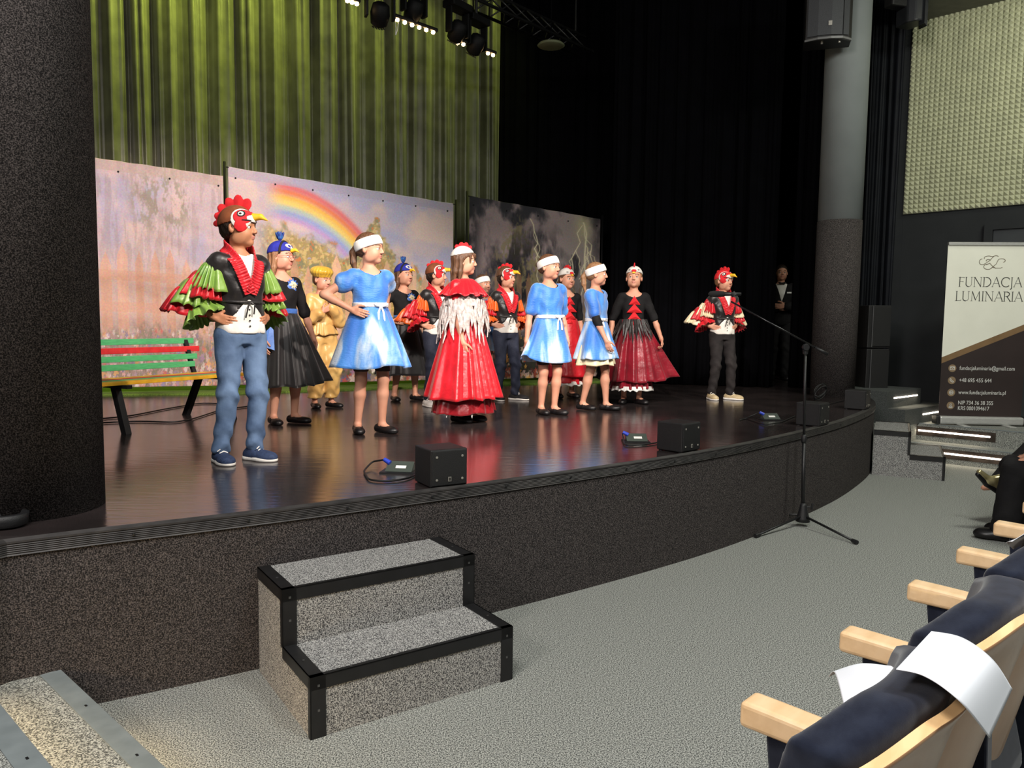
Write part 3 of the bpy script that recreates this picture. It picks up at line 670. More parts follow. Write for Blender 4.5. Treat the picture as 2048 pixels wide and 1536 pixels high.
# hanging curved loudspeaker at the top
c = AT(1655, 78, 8.25); hz = c[2]
r = empty('hanging_loudspeaker', (c[0], c[1], hz), 0, 'black curved-front loudspeaker hanging in front of the top of the right column', 'loudspeaker')
u = unit((0.95, -0.30)); M = frame((0, 0, 0), u, perp(u))
pol = [(-0.22, 0.32), (-0.22, 0.0), (-0.10, -0.03), (0.03, -0.035), (0.14, -0.01), (0.21, 0.04), (0.24, 0.10), (0.24, 0.32)]
MB().prism(pol, 0, 0.72, M).build('cabinet', spk, r, bevel=0.006)
pl2 = [(-0.20, -0.015), (-0.10, -0.042), (0.03, -0.048), (0.14, -0.022), (0.14, -0.01), (0.03, -0.035), (-0.10, -0.03), (-0.20, 0.0)]
MB().prism(pl2, 0.03, 0.70, M).build('grille', mat('grille_grey', (62, 64, 68), (40, 42, 45), 300, 0.6), r)
pl3 = [(0.15, -0.014), (0.205, 0.022), (0.20, 0.03), (0.145, 0.0)]
MB().prism(pl3, 0.03, 0.70, M).build('grille', MATS['grille_grey'], r)
MB().prism([(-0.225, 0.0), (-0.10, -0.052), (0.03, -0.058), (0.145, -0.032), (0.235, 0.06), (0.24, 0.10), (0.20, 0.06), (0.13, 0.0), (0.02, -0.03), (-0.10, -0.02)], -0.012, 0.008, M).build('rim', mat('rim_grey', (110, 110, 110), rough=0.4), r)
MB().box((0.0, -0.056, 0.12), (0.035, -0.046, 0.165), M).build('badge', silver, r)
for x in (-0.05, 0.12): MB().lathe([(0.012, -0.03), (0.012, 0), (0.02, 0.002)], (0, 0, 0), 12, M @ Matrix.Translation((x, 0.05, 0))).build('rigging_bolt', silver, r)
MB().tube([(0, 0.15, 0.72), (0, 0.15, 7.0-hz)], 0.012).build('hanger', blackmetal, r)

# ================================================================== LIGHTING TRUSS
T0 = np.array([-2.4, 6.1]); T1 = np.array([0.95, 9.75]); tu = unit(T1-T0); tnn = perp(tu); TL = np.linalg.norm(T1-T0); TZ = 4.80
tr_ = empty('lighting_truss', (T0[0], T0[1], TZ), math.atan2(tu[1], tu[0]), 'black lighting truss running across the top of the stage', 'truss')
al = mat('truss_dark', (58, 58, 58), (46, 46, 46), 12, 0.35, metal=0.6)
tb = MB()
cs = [(0, 0), (0, 0.24), (0.2, 0.12)]
for (z, y) in cs: tb.tube([(0, y, z), (TL, y, z)], 0.018, 8)
tb.build('chord', al, tr_, smooth=True)
tb = MB(); x = 0; k = 0
while x < TL-0.3:
    a, b = (0, 1) if k % 2 == 0 else (1, 0)
    for (i, j) in ((0, 1), (1, 2), (2, 0)):
        tb.tube([(x, cs[i][1], cs[i][0]), (x+0.24, cs[j][1], cs[j][0])], 0.009, 6)
    x += 0.24; k += 1
tb.build('brace', al, tr_, smooth=True)
for xx in (0.8, 2.2, 3.6, TL-0.2):
    MB().tube([(xx, 0.12, 0.2), (xx, 0.12, 7.0-TZ)], 0.01, 8).build('hanger', al, tr_)
def lamp_bar(pa, pb, ya, yb, n, label):
    a = AT(*pa, ya); b = AT(*pb, yb); r = empty('lamp_bar', tuple(a), 0, label, 'stage lamp', 'glowing lamp bars on the truss')
    d = b-a; MB().tube([(0, 0, 0.03), tuple(d+[0, 0, 0.03])], 0.022, 8).build('housing', blackmetal, r)
    for i in range(n):
        t = (i+0.5)/n; p = d*t
        M = Matrix.Translation(p)
        MB().lathe([(0.004, -0.018), (0.016, -0.012), (0.02, 0.0), (0.016, 0.012), (0.004, 0.016)], n=12, M=M).build('bulb', warmled, r, smooth=True)
lamp_bar((690, 0), (718, 9), 6.95, 7.1, 3, 'row of small glowing warm bulbs at the left, cut by the top of the frame')
lamp_bar((787, 37), (873, 67), 7.3, 7.75, 6, 'longest row of six glowing warm bulbs under the truss')
lamp_bar((911, 83), (932, 91), 7.95, 8.05, 2, 'short row of glowing warm bulbs, right of the longest one')
lamp_bar((971, 105), (991, 112), 8.35, 8.45, 2, 'small pair of glowing warm bulbs at the right end of the truss')
foamk = mat('lamp_black', (12, 12, 13), (9, 9, 10), 20, 0.6, spec=.2)
def moving_head(p, Y, label, yaw):
    a = AT(*p, Y); r = empty('moving_head_lamp', tuple(a), yaw, label, 'stage lamp', 'black stage lamps hanging from the truss')
    MB().lathe([(0.045, -0.11), (0.075, -0.09), (0.09, 0.0), (0.075, 0.08), (0.04, 0.10)], n=24, M=Matrix.Rotation(0.6, 4, 'X')).build('lamp_head', foamk, r, smooth=True)
    for s in (-1, 1): MB().box((s*0.125-0.012, -0.04, -0.04), (s*0.125+0.012, 0.04, 0.20)).build('yoke_arm', foamk, r, bevel=0.004)
    MB().box((-0.14, -0.08, 0.20), (0.14, 0.08, 0.27)).build('base', foamk, r, bevel=0.01)
    MB().tube([(0, 0, 0.27), (0, 0, max(0.30, TZ-a[2]+0.02))], 0.016, 8).build('clamp', al, r)
    ln = MB()
    for i in range(-2, 3):
        for j in range(-2, 3):
            if i*i+j*j <= 5: ln.lathe([(0.010, 0), (0.010, 0.004), (0.005, 0.006)], n=8, M=Matrix.Rotation(0.6, 4, 'X') @ Matrix.Rotation(PI, 4, 'X') @ Matrix.Translation((i*0.024, j*0.024, 0.118)))
    ln.build('lens_cluster', mat('lens_grey', (70, 70, 62), rough=0.3), r)
moving_head((760, 28), 7.2, 'black stage lamp between the left end and the longest bulb row of the truss', 0.4)
moving_head((828, 20), 7.5, 'black stage lamp just above the longest bulb row', 0.8)
moving_head((915, 62), 7.9, 'black stage lamp above the short bulb row', 0.9)
moving_head((952, 88), 8.2, 'black stage lamp between the short bulb row and the pair at the right end', 0.9)
cable([AT(790, 42, 7.32), AT(792, 55, 7.32), AT(791, 72, 7.32), AT(795, 60, 7.33), AT(797, 45, 7.33)], 0.004, white_m, 'white cord looped down from the truss beside the longest bulb row')
c = AT(1102, 91, 8.6); 
tag(MB().lathe([(0.02, 0.03), (0.13, 0.02), (0.15, 0), (0.13, -0.012), (0.02, -0.015)], tuple(c), 32).build('ceiling_disc', mat('disc_olive', (92, 98, 70), rough=0.7), smooth=True), 'dim olive round disc hanging under the black ceiling right of the truss', 'lamp')
MB().tube([(c[0], c[1], c[2]+0.03), (c[0], c[1], 7.0)], 0.006).build('hanger', blackvel, bpy.data.objects['ceiling_disc'])
# dark fixture at the top right
c = AT(1822, 40, 9.3); r = empty('ceiling_fixture', tuple(c), 0.3, 'dark ribbed stage lamp hanging at the upper left of the foam panel', 'stage lamp')
fm_ = mat('fixture_grey', (44, 46, 50), rough=0.35)
MB().prism([(-0.12, -0.06), (-0.06, -0.14), (0.02, -0.16), (0.09, -0.12), (0.13, 0.0), (0.1, 0.14), (-0.1, 0.14)], -0.06, 0.5).build('housing', fm_, r, bevel=0.02)
for i in range(4): MB().box((0.02+0.03*i-0.006, -0.19+0.02*i, -0.10), (0.02+0.03*i+0.006, -0.10+0.03*i, 0.5)).build('fin', fm_, r, bevel=0.004)
MB().box((-0.32, -0.05, 0.12), (-0.10, 0.10, 0.5)).build('bracket', blackplastic, r, bevel=0.02)
# small dark lamp at the left edge of the stage
c = G(10, 1050, ZS); r = empty('floor_lamp_base', (c[0]+0.02, c[1]-0.02, ZS), 0, 'dark round floor lamp at the left edge of the stage, cut by the frame', 'stage lamp')
MB().lathe([(0.05, 0.0), (0.07, 0.01), (0.075, 0.05), (0.06, 0.055), (0.05, 0.03)], n=28).build('housing', blackplastic, r, smooth=True)
MB().lathe([(0.005, 0.028), (0.05, 0.032)], n=28).build('lens', grille, r)

# ================================================================== MICROPHONE STAND
mc = G(1605, 1052); r = empty('microphone_stand', tuple(mc), 0, 'black tripod microphone stand with long boom on the carpet in front of the stage', 'microphone stand')
def rel(p): return tuple(np.array(p)-mc)
top = AT(1611, 700, 5.48)
MB().tube([(0, 0, 0.05), tuple((np.array(rel(top)))*np.array([0.5, 0.5, 0.5]))], 0.0135, 14).build('lower_tube', blackmetal, r, smooth=True)
MB().tube([tuple(np.array(rel(top))*0.48), rel(top)], 0.0095, 14).build('upper_tube', blackmetal, r, smooth=True)
MB().lathe([(0.016, -0.03), (0.019, -0.02), (0.019, 0.02), (0.012, 0.03)], tuple(np.array(rel(top))*0.5), 18).build('collar', blackplastic, r, smooth=True)
MB().lathe([(0.05, 0.035), (0.045, 0.06), (0.032, 0.11), (0.024, 0.15), (0.018, 0.17)], (0, 0, 0), 20).build('base_hub', blackplastic, r, smooth=True)
MB().tube([(0.02, 0, 0.14), (0.065, -0.01, 0.145)], 0.007).tube([(0.058, -0.012, 0.125), (0.062, -0.01, 0.17)], 0.008).build('knob', blackplastic, r)
for fp in (G(1512, 1076), G(1712, 1089), G(1588, 1043)+np.array([-0.16, 0.20, 0])):
    e = np.array(rel(fp)); d = unit(e[:2])
    L_ = 0.46 if np.linalg.norm(e) > 0.4 else 0.33
    e = np.array([*(d*min(0.60, np.linalg.norm(e[:2]))), 0.016])
    lg = MB().tube([(d[0]*0.03, d[1]*0.03, 0.075), tuple(e*np.array([1, 1, 1]))], 0.0085, 10).build('leg', blackmetal, r, smooth=True)
    MB().tube([tuple(e*np.array([0.93, 0.93, 1.2])), tuple(e*np.array([1.02, 1.02, 1.0]))], [0.013, 0.015], 10).build('rubber_foot', blackplastic, lg)
h = np.array(rel(top)); B0 = np.array(rel(AT(1656, 709, 5.48-0.02))); B1 = np.array(rel(AT(1462, 603, 5.62)))
MB().tube([tuple(h+[0, 0, -0.03]), tuple(h+[0, 0, 0.02])], [0.017, 0.022], 14).build('swivel', blackplastic, r)
MB().lathe([(0.022, -0.018), (0.026, 0), (0.022, 0.018)], n=18, M=Matrix.Translation(h+[-0.004, -0.012, 0.02]) @ Matrix.Rotation(PI/2, 4, 'X')).build('clamp', blackplastic, r, smooth=True)
MB().tube([tuple(B0), tuple(B1)], 0.0065, 12).build('boom', mat('boom_metal', (54, 54, 56), rough=0.25, metal=0.7), r, smooth=True)
MB().tube([tuple(B0), tuple(B0+(B1-B0)*0.13)], [0.012, 0.010], 12).build('counterweight', blackplastic, r, smooth=True)
# the microphone in its clip (it rests on the stand)
ma = AT(1482, 588, 5.62); mb_ = AT(1418, 588, 5.64)
foam = mat('foam_black', (18, 18, 19), (10, 10, 11), 300, 0.95, bump=0.6, bscale=300)
rm = empty('microphone', tuple(ma), 0, 'black microphone with a foam windscreen held on the end of the boom', 'microphone')
d = mb_-ma
MB().tube([(0, 0, 0), tuple(d*0.55)], [0.011, 0.016], 14).build('handle', blackplastic, rm, smooth=True)
MB().tube([tuple(d*t) for t in (0.48, 0.55, 0.7, 0.85, 0.97, 1.02)], [0.012, 0.020, 0.023, 0.023, 0.018, 0.006], 16).build('windscreen', foam, rm, smooth=True)
MB().tube([tuple(d*0.2+[0, 0, -0.012]), tuple(d*0.28+[0, 0, 0.01])], 0.02, 14).build('clip', blackplastic, rm)
ma_, B1w = None, None

# ================================================================== ROLL-UP BANNER
bl = G(1884, 851, 0.37)[:2]; bl = np.array([4.76, 8.47]); brr = np.array([5.64, 8.41]); ub_ = unit(brr-bl); BW = np.linalg.norm(brr-bl)
rb = empty('rollup_banner', (bl[0], bl[1], 0.37), math.atan2(ub_[1], ub_[0]), 'white and dark brown roll-up banner on the landing at the right', 'banner')
BH = 1.99
cream = mat('banner_white', (246, 246, 232), (240, 240, 226), 3, 0.5); brn = mat('banner_brown', (58, 48, 47), (52, 43, 42), 3, 0.5); gold = mat('banner_gold', (140, 112, 80), rough=0.45)
ink = mat('ink_dark', (84, 84, 78), rough=0.6); white_i = mat('ink_white', (232, 232, 228), rough=0.6)
MB().box((-0.01, -0.06, 0.012), (BW+0.01, 0.06, 0.10)).build('base_cassette', steel, rb, bevel=0.02)
for x in (-0.045, BW): MB().box((x, -0.062, 0.01), (x+0.045, 0.062, 0.105)).build('end_cap', blackplastic, rb, bevel=0.012)
for x in (0.2, BW-0.2): MB().box((x-0.02, -0.2, 0), (x+0.05, 0.12, 0.014)).build('foot', steel, rb, bevel=0.003)
MB().tube([(BW/2, 0.04, 0.1), (BW/2, 0.04, BH)], 0.01).build('support_pole', steel, rb)
MB().box((-0.0, -0.02, BH-0.01), (BW, 0.015, BH+0.022)).build('top_rail', steel, rb, bevel=0.004)
def BZ(y): return 0.06 + (BH-0.06)*y            # y: 0 bottom .. 1 top, of the picture area
yl, yr = 0.345, 0.545; g = 0.022
X0, X1 = 0.0, BW
t_ = 0.003
MB().raw([(X0, 0, BZ(0)), (X1, 0, BZ(0)), (X1, 0, BZ(yr-g)), (X0, 0, BZ(yl-g)), (X0, t_, BZ(0)), (X1, t_, BZ(0)), (X1, t_, BZ(yr-g)), (X0, t_, BZ(yl-g)),
          (X1, 0, BZ(yr+g*0.6)), (X0, 0, BZ(yl+g*0.6)), (X1, t_, BZ(yr+g*0.6)), (X0, t_, BZ(yl+g*0.6)), (X1, 0, BZ(1)), (X0, 0, BZ(1)), (X1, t_, BZ(1)), (X0, t_, BZ(1))],
         [(0, 1, 2, 3), (4, 7, 6, 5), (3, 2, 8, 9), (7, 11, 10, 6), (9, 8, 12, 13), (11, 15, 14, 10), (0, 3, 7, 4), (1, 5, 6, 2), (3, 9, 11, 7), (2, 6, 10, 8), (9, 13, 15, 11), (8, 10, 14, 12)], 0).build('banner_sheet', [cream, brn, gold], rb)
sh = bpy.data.objects[[o.name for o in rb.children if o.name.startswith('banner_sheet')][0]]
sh.data.polygons.foreach_set('material_index', np.array([1, 1, 2, 2, 0, 0, 1, 1, 2, 2, 0, 0], dtype=np.int32))
def text(body, size, x, z, m, parent, align='LEFT', sx=1.0, name='lettering'):
    cu = bpy.data.curves.new('t', 'FONT'); cu.body = body; cu.size = size; cu.align_x = align; cu.extrude = 0.0008; cu.space_character = 1.0
    o = bpy.data.objects.new('t', cu); COL.objects.link(o); bpy.context.view_layer.update()
    me = bpy.data.meshes.new_from_object(o.evaluated_get(bpy.context.evaluated_depsgraph_get()))
    bpy.data.objects.remove(o); me.materials.clear(); me.materials.append(m)
    q = bpy.data.objects.new(name, me); COL.objects.link(q); q.parent = parent; q.location = (x, -0.0015, z); q.rotation_euler = (PI/2, 0, 0); q.scale = (sx, 1, 1)
    return q
def px_to_banner(px, py):          # picture pixel of the crop of the banner -> banner coordinates
    xl = 1877 + (px*0 + 0); return None
def bx_(px, py):
    fy = (py-492)/(850-492); xl = 1881 - 4*fy; xr = 2042 - 3*fy
    return (px-xl)/(xr-xl)*BW, BZ(1-fy)
for s, px, py in (('fundacjaluminaria@gmail.com', 1914, 747), ('+48 695 455 644', 1914, 772), ('www.fundacjaluminaria.pl', 1914, 797), ('NIP 734 36 38 355', 1914, 818.5), ('KRS 0001094617', 1914, 830)):
    x, z = bx_(px, py); o = text(s, 0.062, x, z, white_i, rb)
    wd = {'f': 107, '+': 63, 'w': 92, 'N': 68, 'K': 61}[s[0]]/161*BW
    o.scale = (wd/o.dimensions.x, 1, 1) if o.dimensions.x else (1, 1, 1)
def strokes(glyph, x, z, hgt, m, parent, name='lettering', lw=0.006):
    mb = MB()
    for poly_ in glyph:
        k, pts = poly_; wv = lw*(1.0 if k else 0.5)
        P = [Vector((x+a*hgt, -0.0015, z+b*hgt)) for a, b in pts]
        for i in range(len(P)-1):
            d = (P[i+1]-P[i]).normalized(); nn = Vector((-d.z, 0, d.x))*wv/2; e = d*wv*0.3
            q = [P[i]-nn-e, P[i+1]-nn+e, P[i+1]+nn+e, P[i]+nn-e]
            mb.raw([tuple(p) for p in q] + [tuple(p+Vector((0, 0.001, 0))) for p in q], [(0, 1, 2, 3), (4, 7, 6, 5), (0, 4, 5, 1), (1, 5, 6, 2), (2, 6, 7, 3), (3, 7, 4, 0)])
    return mb.build(name, m, parent)
def arc(cx, cy, rx, ry, a0, a1, n=14): return [(cx+rx*math.cos(math.radians(a0+(a1-a0)*i/n)), cy+ry*math.sin(math.radians(a0+(a1-a0)*i/n))) for i in range(n+1)]
def ser(x, y, w_=0.14): return (0, [(x-w_/2, y), (x+w_/2, y)])
GL = {
 'F': (0.56, [(1, [(.12, 0), (.12, 1)]), (0, [(.12, .99), (.5, .99)]), (0, [(.5, .99), (.5, .9)]), (0, [(.12, .52), (.42, .52)]), (0, [(.42, .57), (.42, .47)]), ser(.12, 0), ser(.09, .99)]),
 'U': (0.78, [(1, [(.14, 1)]+arc(.39, .28, .25, .28, 180, 270)), (0, arc(.39, .28, .25, .28, 270, 360)+[(.64, 1)]), ser(.14, 1), ser(.64, 1)]),
 'N': (0.88, [(0, [(.14, 0), (.14, 1)]), (1, [(.14, 1), (.72, 0)]), (0, [(.72, 0), (.72, 1)]), ser(.14, 0), ser(.72, 1), ser(.1, 1)]),
 'D': (0.84, [(1, [(.12, 0), (.12, 1)]), (0, [(.12, .99), (.34, .99)]), (1, arc(.32, .5, .42, .49, 90, -90, 20)), (0, [(.12, .01), (.32, .01)]), ser(.08, 0), ser(.08, 1)]),
 'A': (0.80, [(0, [(.06, 0), (.40, 1.02)]), (1, [(.40, 1.02), (.74, 0)]), (0, [(.18, .34), (.62, .34)]), ser(.06, 0), ser(.74, 0)]),
 'C': (0.82, [(1, arc(.50, .5, .42, .5, 50, 310, 24)), (0, [(.77, .9), (.77, .74)])]),
 'J': (0.36, [(1, [(.2, 1), (.2, -.1)]+arc(.06, -.1, .14, .16, 0, -80, 6)), ser(.2, 1)]),
 'L': (0.56, [(1, [(.12, 0), (.12, 1)]), (0, [(.12, .01), (.5, .01)]), (0, [(.5, .01), (.52, .12)]), ser(.12, 1), ser(.08, 0)]),
 'M': (0.98, [(0, [(.14, 0), (.18, 1)]), (1, [(.18, 1), (.49, .1)]), (0, [(.49, .1), (.80, 1)]), (1, [(.80, 1), (.84, 0)]), ser(.14, 0), ser(.84, 0)]),
 'I': (0.30, [(1, [(.15, 0), (.15, 1)]), ser(.15, 0), ser(.15, 1)]),
 'R': (0.68, [(1, [(.12, 0), (.12, 1)]), (0, [(.12, .99), (.3, .99)]), (1, arc(.3, .75, .24, .24, 90, -90, 14)), (0, [(.12, .51), (.3, .51)]), (1, [(.32, .51), (.64, 0)]), ser(.12, 0), ser(.08, 1), ser(.64, 0)]),
}
def word(s, pxa, pxb, pyb, pyt):
    x0, z0 = bx_(pxa, pyb); x1, _ = bx_(pxb, pyb); _, z1_ = bx_(pxa, pyt); hh = z1_-z0
    tot = sum(GL[c_][0] for c_ in s); k = (x1-x0)/(tot*hh); x = x0
    for c_ in s:
        wv, gl = GL[c_]; gl2 = [(t, [(a*k, b) for a, b in pts]) for t, pts in gl]
        strokes(gl2, x, z0, hh, ink, rb, lw=0.009); x += wv*k*hh
word('FUNDACJA', 1904, 2027, 577, 558); word('LUMINARIA', 1899, 2030, 606, 587)
# monogram and round icons
x, z = bx_(1941, 541); x2, _ = bx_(1992, 541); _, zt_ = bx_(1941, 514); Wm = x2-x; Hm = zt_-z
sw = [arc(.14, .52, .12, .22, 100, 300, 12)+[(.42, .62), (.55, .95)]+arc(.64, .88, .1, .1, 150, 30, 6),
      arc(.36, .80, .16, .16, 200, 60, 10)+[(.55, .9)], arc(.86, .62, .14, .14, -60, 180, 12)+[(.66, .35), (.50, .08)],
      arc(.36, .16, .16, .2, 90, 330, 14)+[(.52, .12), (.66, .06), (.84, .06), (.9, .12)], [(.30, .30), (.42, .42), (.52, .22), (.66, .04)], arc(.36, .60, .08, .10, 200, 20, 8)]
strokes([(1, [(a*Wm/Hm, b) for a, b in c_]) for c_ in sw], x, z, Hm, mat('ink_bronze', (150, 140, 122), rough=0.4), rb, 'monogram', 0.007)
gi = mat('icon_gold', (150, 128, 100), rough=0.5)
for i, (px, py) in enumerate(((1900, 744), (1900, 769), (1900, 794), (1900, 821))):
    x, z = bx_(px, py); M = Matrix.Translation((x, -0.001, z)) @ Matrix.Rotation(PI/2, 4, 'X')
    d_ = MB().lathe([(0.042, 0), (0.042, 0.0012)], n=32, M=M).build('round_icon', gi, rb)
    q = {0: [(1, [(-.5, -.35), (.5, -.35), (.5, .35), (-.5, .35), (-.5, -.35)]), (1, [(-.5, .35), (0, -.05), (.5, .35)])],
         1: [(1, [(-.4, .45), (-.45, .1), (-.1, -.35), (.35, -.45), (.45, -.25), (.15, -.1), (-.15, .15), (-.2, .4), (-.4, .45)])],
         2: [(1, arc(0, 0, .48, .48, 0, 360, 24)), (1, [(-.48, 0), (.48, 0)]), (1, arc(0, 0, .2, .48, 0, 360, 18))],
         3: [(1, arc(0, .25, .2, .2, 0, 360, 16)), (1, arc(0, -.5, .42, .42, 0, 180, 12)+[(.42, -.5)]), (1, [(-.3, -.35), (.3, -.35)])]}[i]
    o = strokes(q, x, z, 0.045, white_i, d_, 'icon_mark', 0.006); o.location = (0, -0.0015, 0)

# ================================================================== SURFACES FROM DISTANCE FIELDS (people, clothes, cushions)
def _axis(lo, hi, h, fine, hf):
    out = [lo]; x = lo
    while x < hi:
        st_ = h
        for a, b in fine:
            if a <= x+1e-9 < b: st_ = hf
            elif x < a < x+h: st_ = min(st_, max(hf, a-x))
        x += st_; out.append(x)
    return np.array(out, dtype=np.float32)
class Fld:
    def __init__(s, lo, hi, h=0.009, fine=None, hf=0.0045):
        fine = fine or ((), (), ())
        s.ax = [_axis(lo[i], hi[i], h, fine[i], hf) for i in range(3)]
        s.D = np.full([len(a) for a in s.ax], 1.0, dtype=np.float32)
    def _sub(s, lo, hi, pad):
        sl = []
        for i in range(3):
            a = np.searchsorted(s.ax[i], lo[i]-pad); b = np.searchsorted(s.ax[i], hi[i]+pad)
            if b <= a: return None
            sl.append(slice(a, b))
        return tuple(sl)
    def op(s, fn, lo, hi, k=0.01, mode='add'):
        sl = s._sub(lo, hi, k+0.028)
        if sl is None: return s
        X = s.ax[0][sl[0]][:, None, None]; Y = s.ax[1][sl[1]][None, :, None]; Z = s.ax[2][sl[2]][None, None, :]
        d = fn(X, Y, Z).astype(np.float32); A_ = s.D[sl]
        if mode == 'add':
            if k > 0:
                h = np.clip(0.5+0.5*(A_-d)/k, 0, 1); A_ = A_*(1-h)+d*h-k*h*(1-h)
            else: A_ = np.minimum(A_, d)
        elif mode == 'sub':
            if k > 0:
                h = np.clip(0.5-0.5*(A_+d)/k, 0, 1); A_ = A_*(1-h)-d*h+k*h*(1-h)
            else: A_ = np.maximum(A_, -d)
        s.D[sl] = A_; return s
    def cap(s, a, b, ra, rb=None, k=0.01, mode='add'):
        a = np.asarray(a, float); b = np.asarray(b, float); rb = ra if rb is None else rb
        ba = b-a; q = max(float(ba@ba), 1e-9); r = max(ra, rb)
        def fn(X, Y, Z):
            h = np.clip(((X-a[0])*ba[0]+(Y-a[1])*ba[1]+(Z-a[2])*ba[2])/q, 0, 1)
            return np.sqrt((X-a[0]-ba[0]*h)**2+(Y-a[1]-ba[1]*h)**2+(Z-a[2]-ba[2]*h)**2)-(ra+(rb-ra)*h)
        return s.op(fn, np.minimum(a, b)-r, np.maximum(a, b)+r, k, mode)
    def ell(s, c, r, R=None, k=0.01, mode='add', cut=None, grow=0.0):
        c = np.asarray(c, float); r = np.asarray(r, float)+grow; m = float(r.max())
        def fn(X, Y, Z):
            x, y, z = X-c[0], Y-c[1], Z-c[2]
            if R is not None: x, y, z = (R[0][0]*x+R[1][0]*y+R[2][0]*z, R[0][1]*x+R[1][1]*y+R[2][1]*z, R[0][2]*x+R[1][2]*y+R[2][2]*z)
            k0 = np.sqrt((x/r[0])**2+(y/r[1])**2+(z/r[2])**2); k1 = np.sqrt((x/r[0]**2)**2+(y/r[1]**2)**2+(z/r[2]**2)**2)+1e-6
            d = np.where(k0 < 1e-3, -r.min(), k0*(k0-1)/k1)
            if cut is not None: d = np.maximum(d, cut(x, y, z))
            return d
        return s.op(fn, c-m, c+m, k, mode)
    def loft(s, rings, k=0.01, mode='add', grow=0.0, zlo=None, zhi=None, fold=None):
        R_ = np.array(rings, float); zz = R_[:, 0]
        lo = [(R_[:, 3]-R_[:, 1]).min()-grow, (R_[:, 4]-R_[:, 2]).min()-grow, zz[0]]; hi = [(R_[:, 3]+R_[:, 1]).max()+grow, (R_[:, 4]+R_[:, 2]).max()+grow, zz[-1]]
        z0 = zz[0] if zlo is None else zlo; z1 = zz[-1] if zhi is None else zhi
        def fn(X, Y, Z):
            rx = np.interp(Z.ravel(), zz, R_[:, 1]).reshape(Z.shape)+grow; ry = np.interp(Z.ravel(), zz, R_[:, 2]).reshape(Z.shape)+grow
            cx = np.interp(Z.ravel(), zz, R_[:, 3]).reshape(Z.shape); cy = np.interp(Z.ravel(), zz, R_[:, 4]).reshape(Z.shape)
            e = 2.3
            d = (((np.abs(X-cx)/rx)**e+(np.abs(Y-cy)/ry)**e)**(1/e)-1)*np.minimum(rx, ry)
            if fold is not None: d = d + fold(X, Y, Z)
            return np.maximum(d, np.maximum(z0-Z, Z-z1))
        return s.op(fn, lo, hi, k, mode)
    def warp(s, fn):                  # add a displacement near the surface
        X = s.ax[0][:, None, None]; Y = s.ax[1][None, :, None]; Z = s.ax[2][None, None, :]
        s.D = s.D + fn(X, Y, Z).astype(np.float32); return s
    def mesh(s):
        D = s.D; D[0] = D[-1] = 1; D[:, 0] = D[:, -1] = 1; D[:, :, 0] = D[:, :, -1] = 1
        I = D < 0; n = D.shape
        c = I[:-1, :-1, :-1].astype(np.int8)
        for o in ((1,0,0),(0,1,0),(0,0,1),(1,1,0),(1,0,1),(0,1,1),(1,1,1)):
            c = c + I[o[0]:n[0]-1+o[0], o[1]:n[1]-1+o[1], o[2]:n[2]-1+o[2]]
        ii, jj, kk = np.nonzero((c > 0) & (c < 8)); N = len(ii)
        pos = np.zeros((N, 3)); cnt = np.zeros(N)
        co = [(a, b, d) for a in (0, 1) for b in (0, 1) for d in (0, 1)]
        val = {o: D[ii+o[0], jj+o[1], kk+o[2]] for o in co}
        for o in co:
            for ax in range(3):
                if o[ax]: continue
                p = list(o); p[ax] = 1; p = tuple(p); a = val[o]; b = val[p]; m = (a < 0) != (b < 0)
                t = np.where(m, a/np.where(m, a-b, 1), 0)
                for q, idx in ((0, ii), (1, jj), (2, kk)):
                    A0 = s.ax[q][idx+o[q]]; A1 = s.ax[q][idx+p[q]]
                    pos[:, q] += np.where(m, A0+(A1-A0)*t, 0)
                cnt += m
        pos /= np.maximum(cnt, 1)[:, None]
        idm = np.full((n[0]-1, n[1]-1, n[2]-1), -1, dtype=np.int32); idm[ii, jj, kk] = np.arange(N)
        Q = []
        for ax in range(3):
            sl0 = [slice(1, n[q]-1) for q in range(3)]; sl0[ax] = slice(0, n[ax]-1); sl1 = list(sl0); sl1[ax] = slice(1, n[ax])
            a = I[tuple(sl0)]; b = I[tuple(sl1)]
            e = np.nonzero(a != b); w_ = a[e]
            off = [1, 1, 1]; off[ax] = 0; e = [e[q]+off[q] for q in range(3)]
            u_, v_ = [(1, 2), (2, 0), (0, 1)][ax]
            def cell(du, dv):
                c_ = [e[0].copy(), e[1].copy(), e[2].copy()]; c_[u_] -= du; c_[v_] -= dv; return idm[c_[0], c_[1], c_[2]]
            q = np.stack([cell(1, 1), cell(0, 1), cell(0, 0), cell(1, 0)], 1)
            q = np.where(w_[:, None], q, q[:, ::-1]); Q.append(q)
        Q = np.concatenate(Q); Q = Q[(Q >= 0).all(1)]
        return pos, Q
    def build(s, name, mats, parent=None, fm=None, smooth_it=0):
        P, Q = s.mesh()
        if len(Q) == 0: return None
        for _ in range(smooth_it):
            acc = np.zeros_like(P); ct = np.zeros(len(P))
            for a in range(4):
                for b in (1, 3):
                    np.add.at(acc, Q[:, a], P[Q[:, (a+b) % 4]]); np.add.at(ct, Q[:, a], 1)
            P = P*0.5 + 0.5*acc/np.maximum(ct, 1)[:, None]
        me = bpy.data.meshes.new(name); me.vertices.add(len(P)); me.vertices.foreach_set('co', P.astype(np.float32).ravel())
        me.loops.add(Q.size); me.loops.foreach_set('vertex_index', Q.astype(np.int32).ravel())
        me.polygons.add(len(Q)); me.polygons.foreach_set('loop_start', np.arange(0, Q.size, 4, dtype=np.int32))
        me.polygons.foreach_set('use_smooth', np.ones(len(Q), dtype=bool))
        if not isinstance(mats, (list, tuple)): mats = [mats]
        for m in mats: me.materials.append(m)
        if fm is not None: me.polygons.foreach_set('material_index', fm(P[Q].mean(1)).astype(np.int32))
        me.update(calc_edges=True)
        o = bpy.data.objects.new(name, me); COL.objects.link(o)
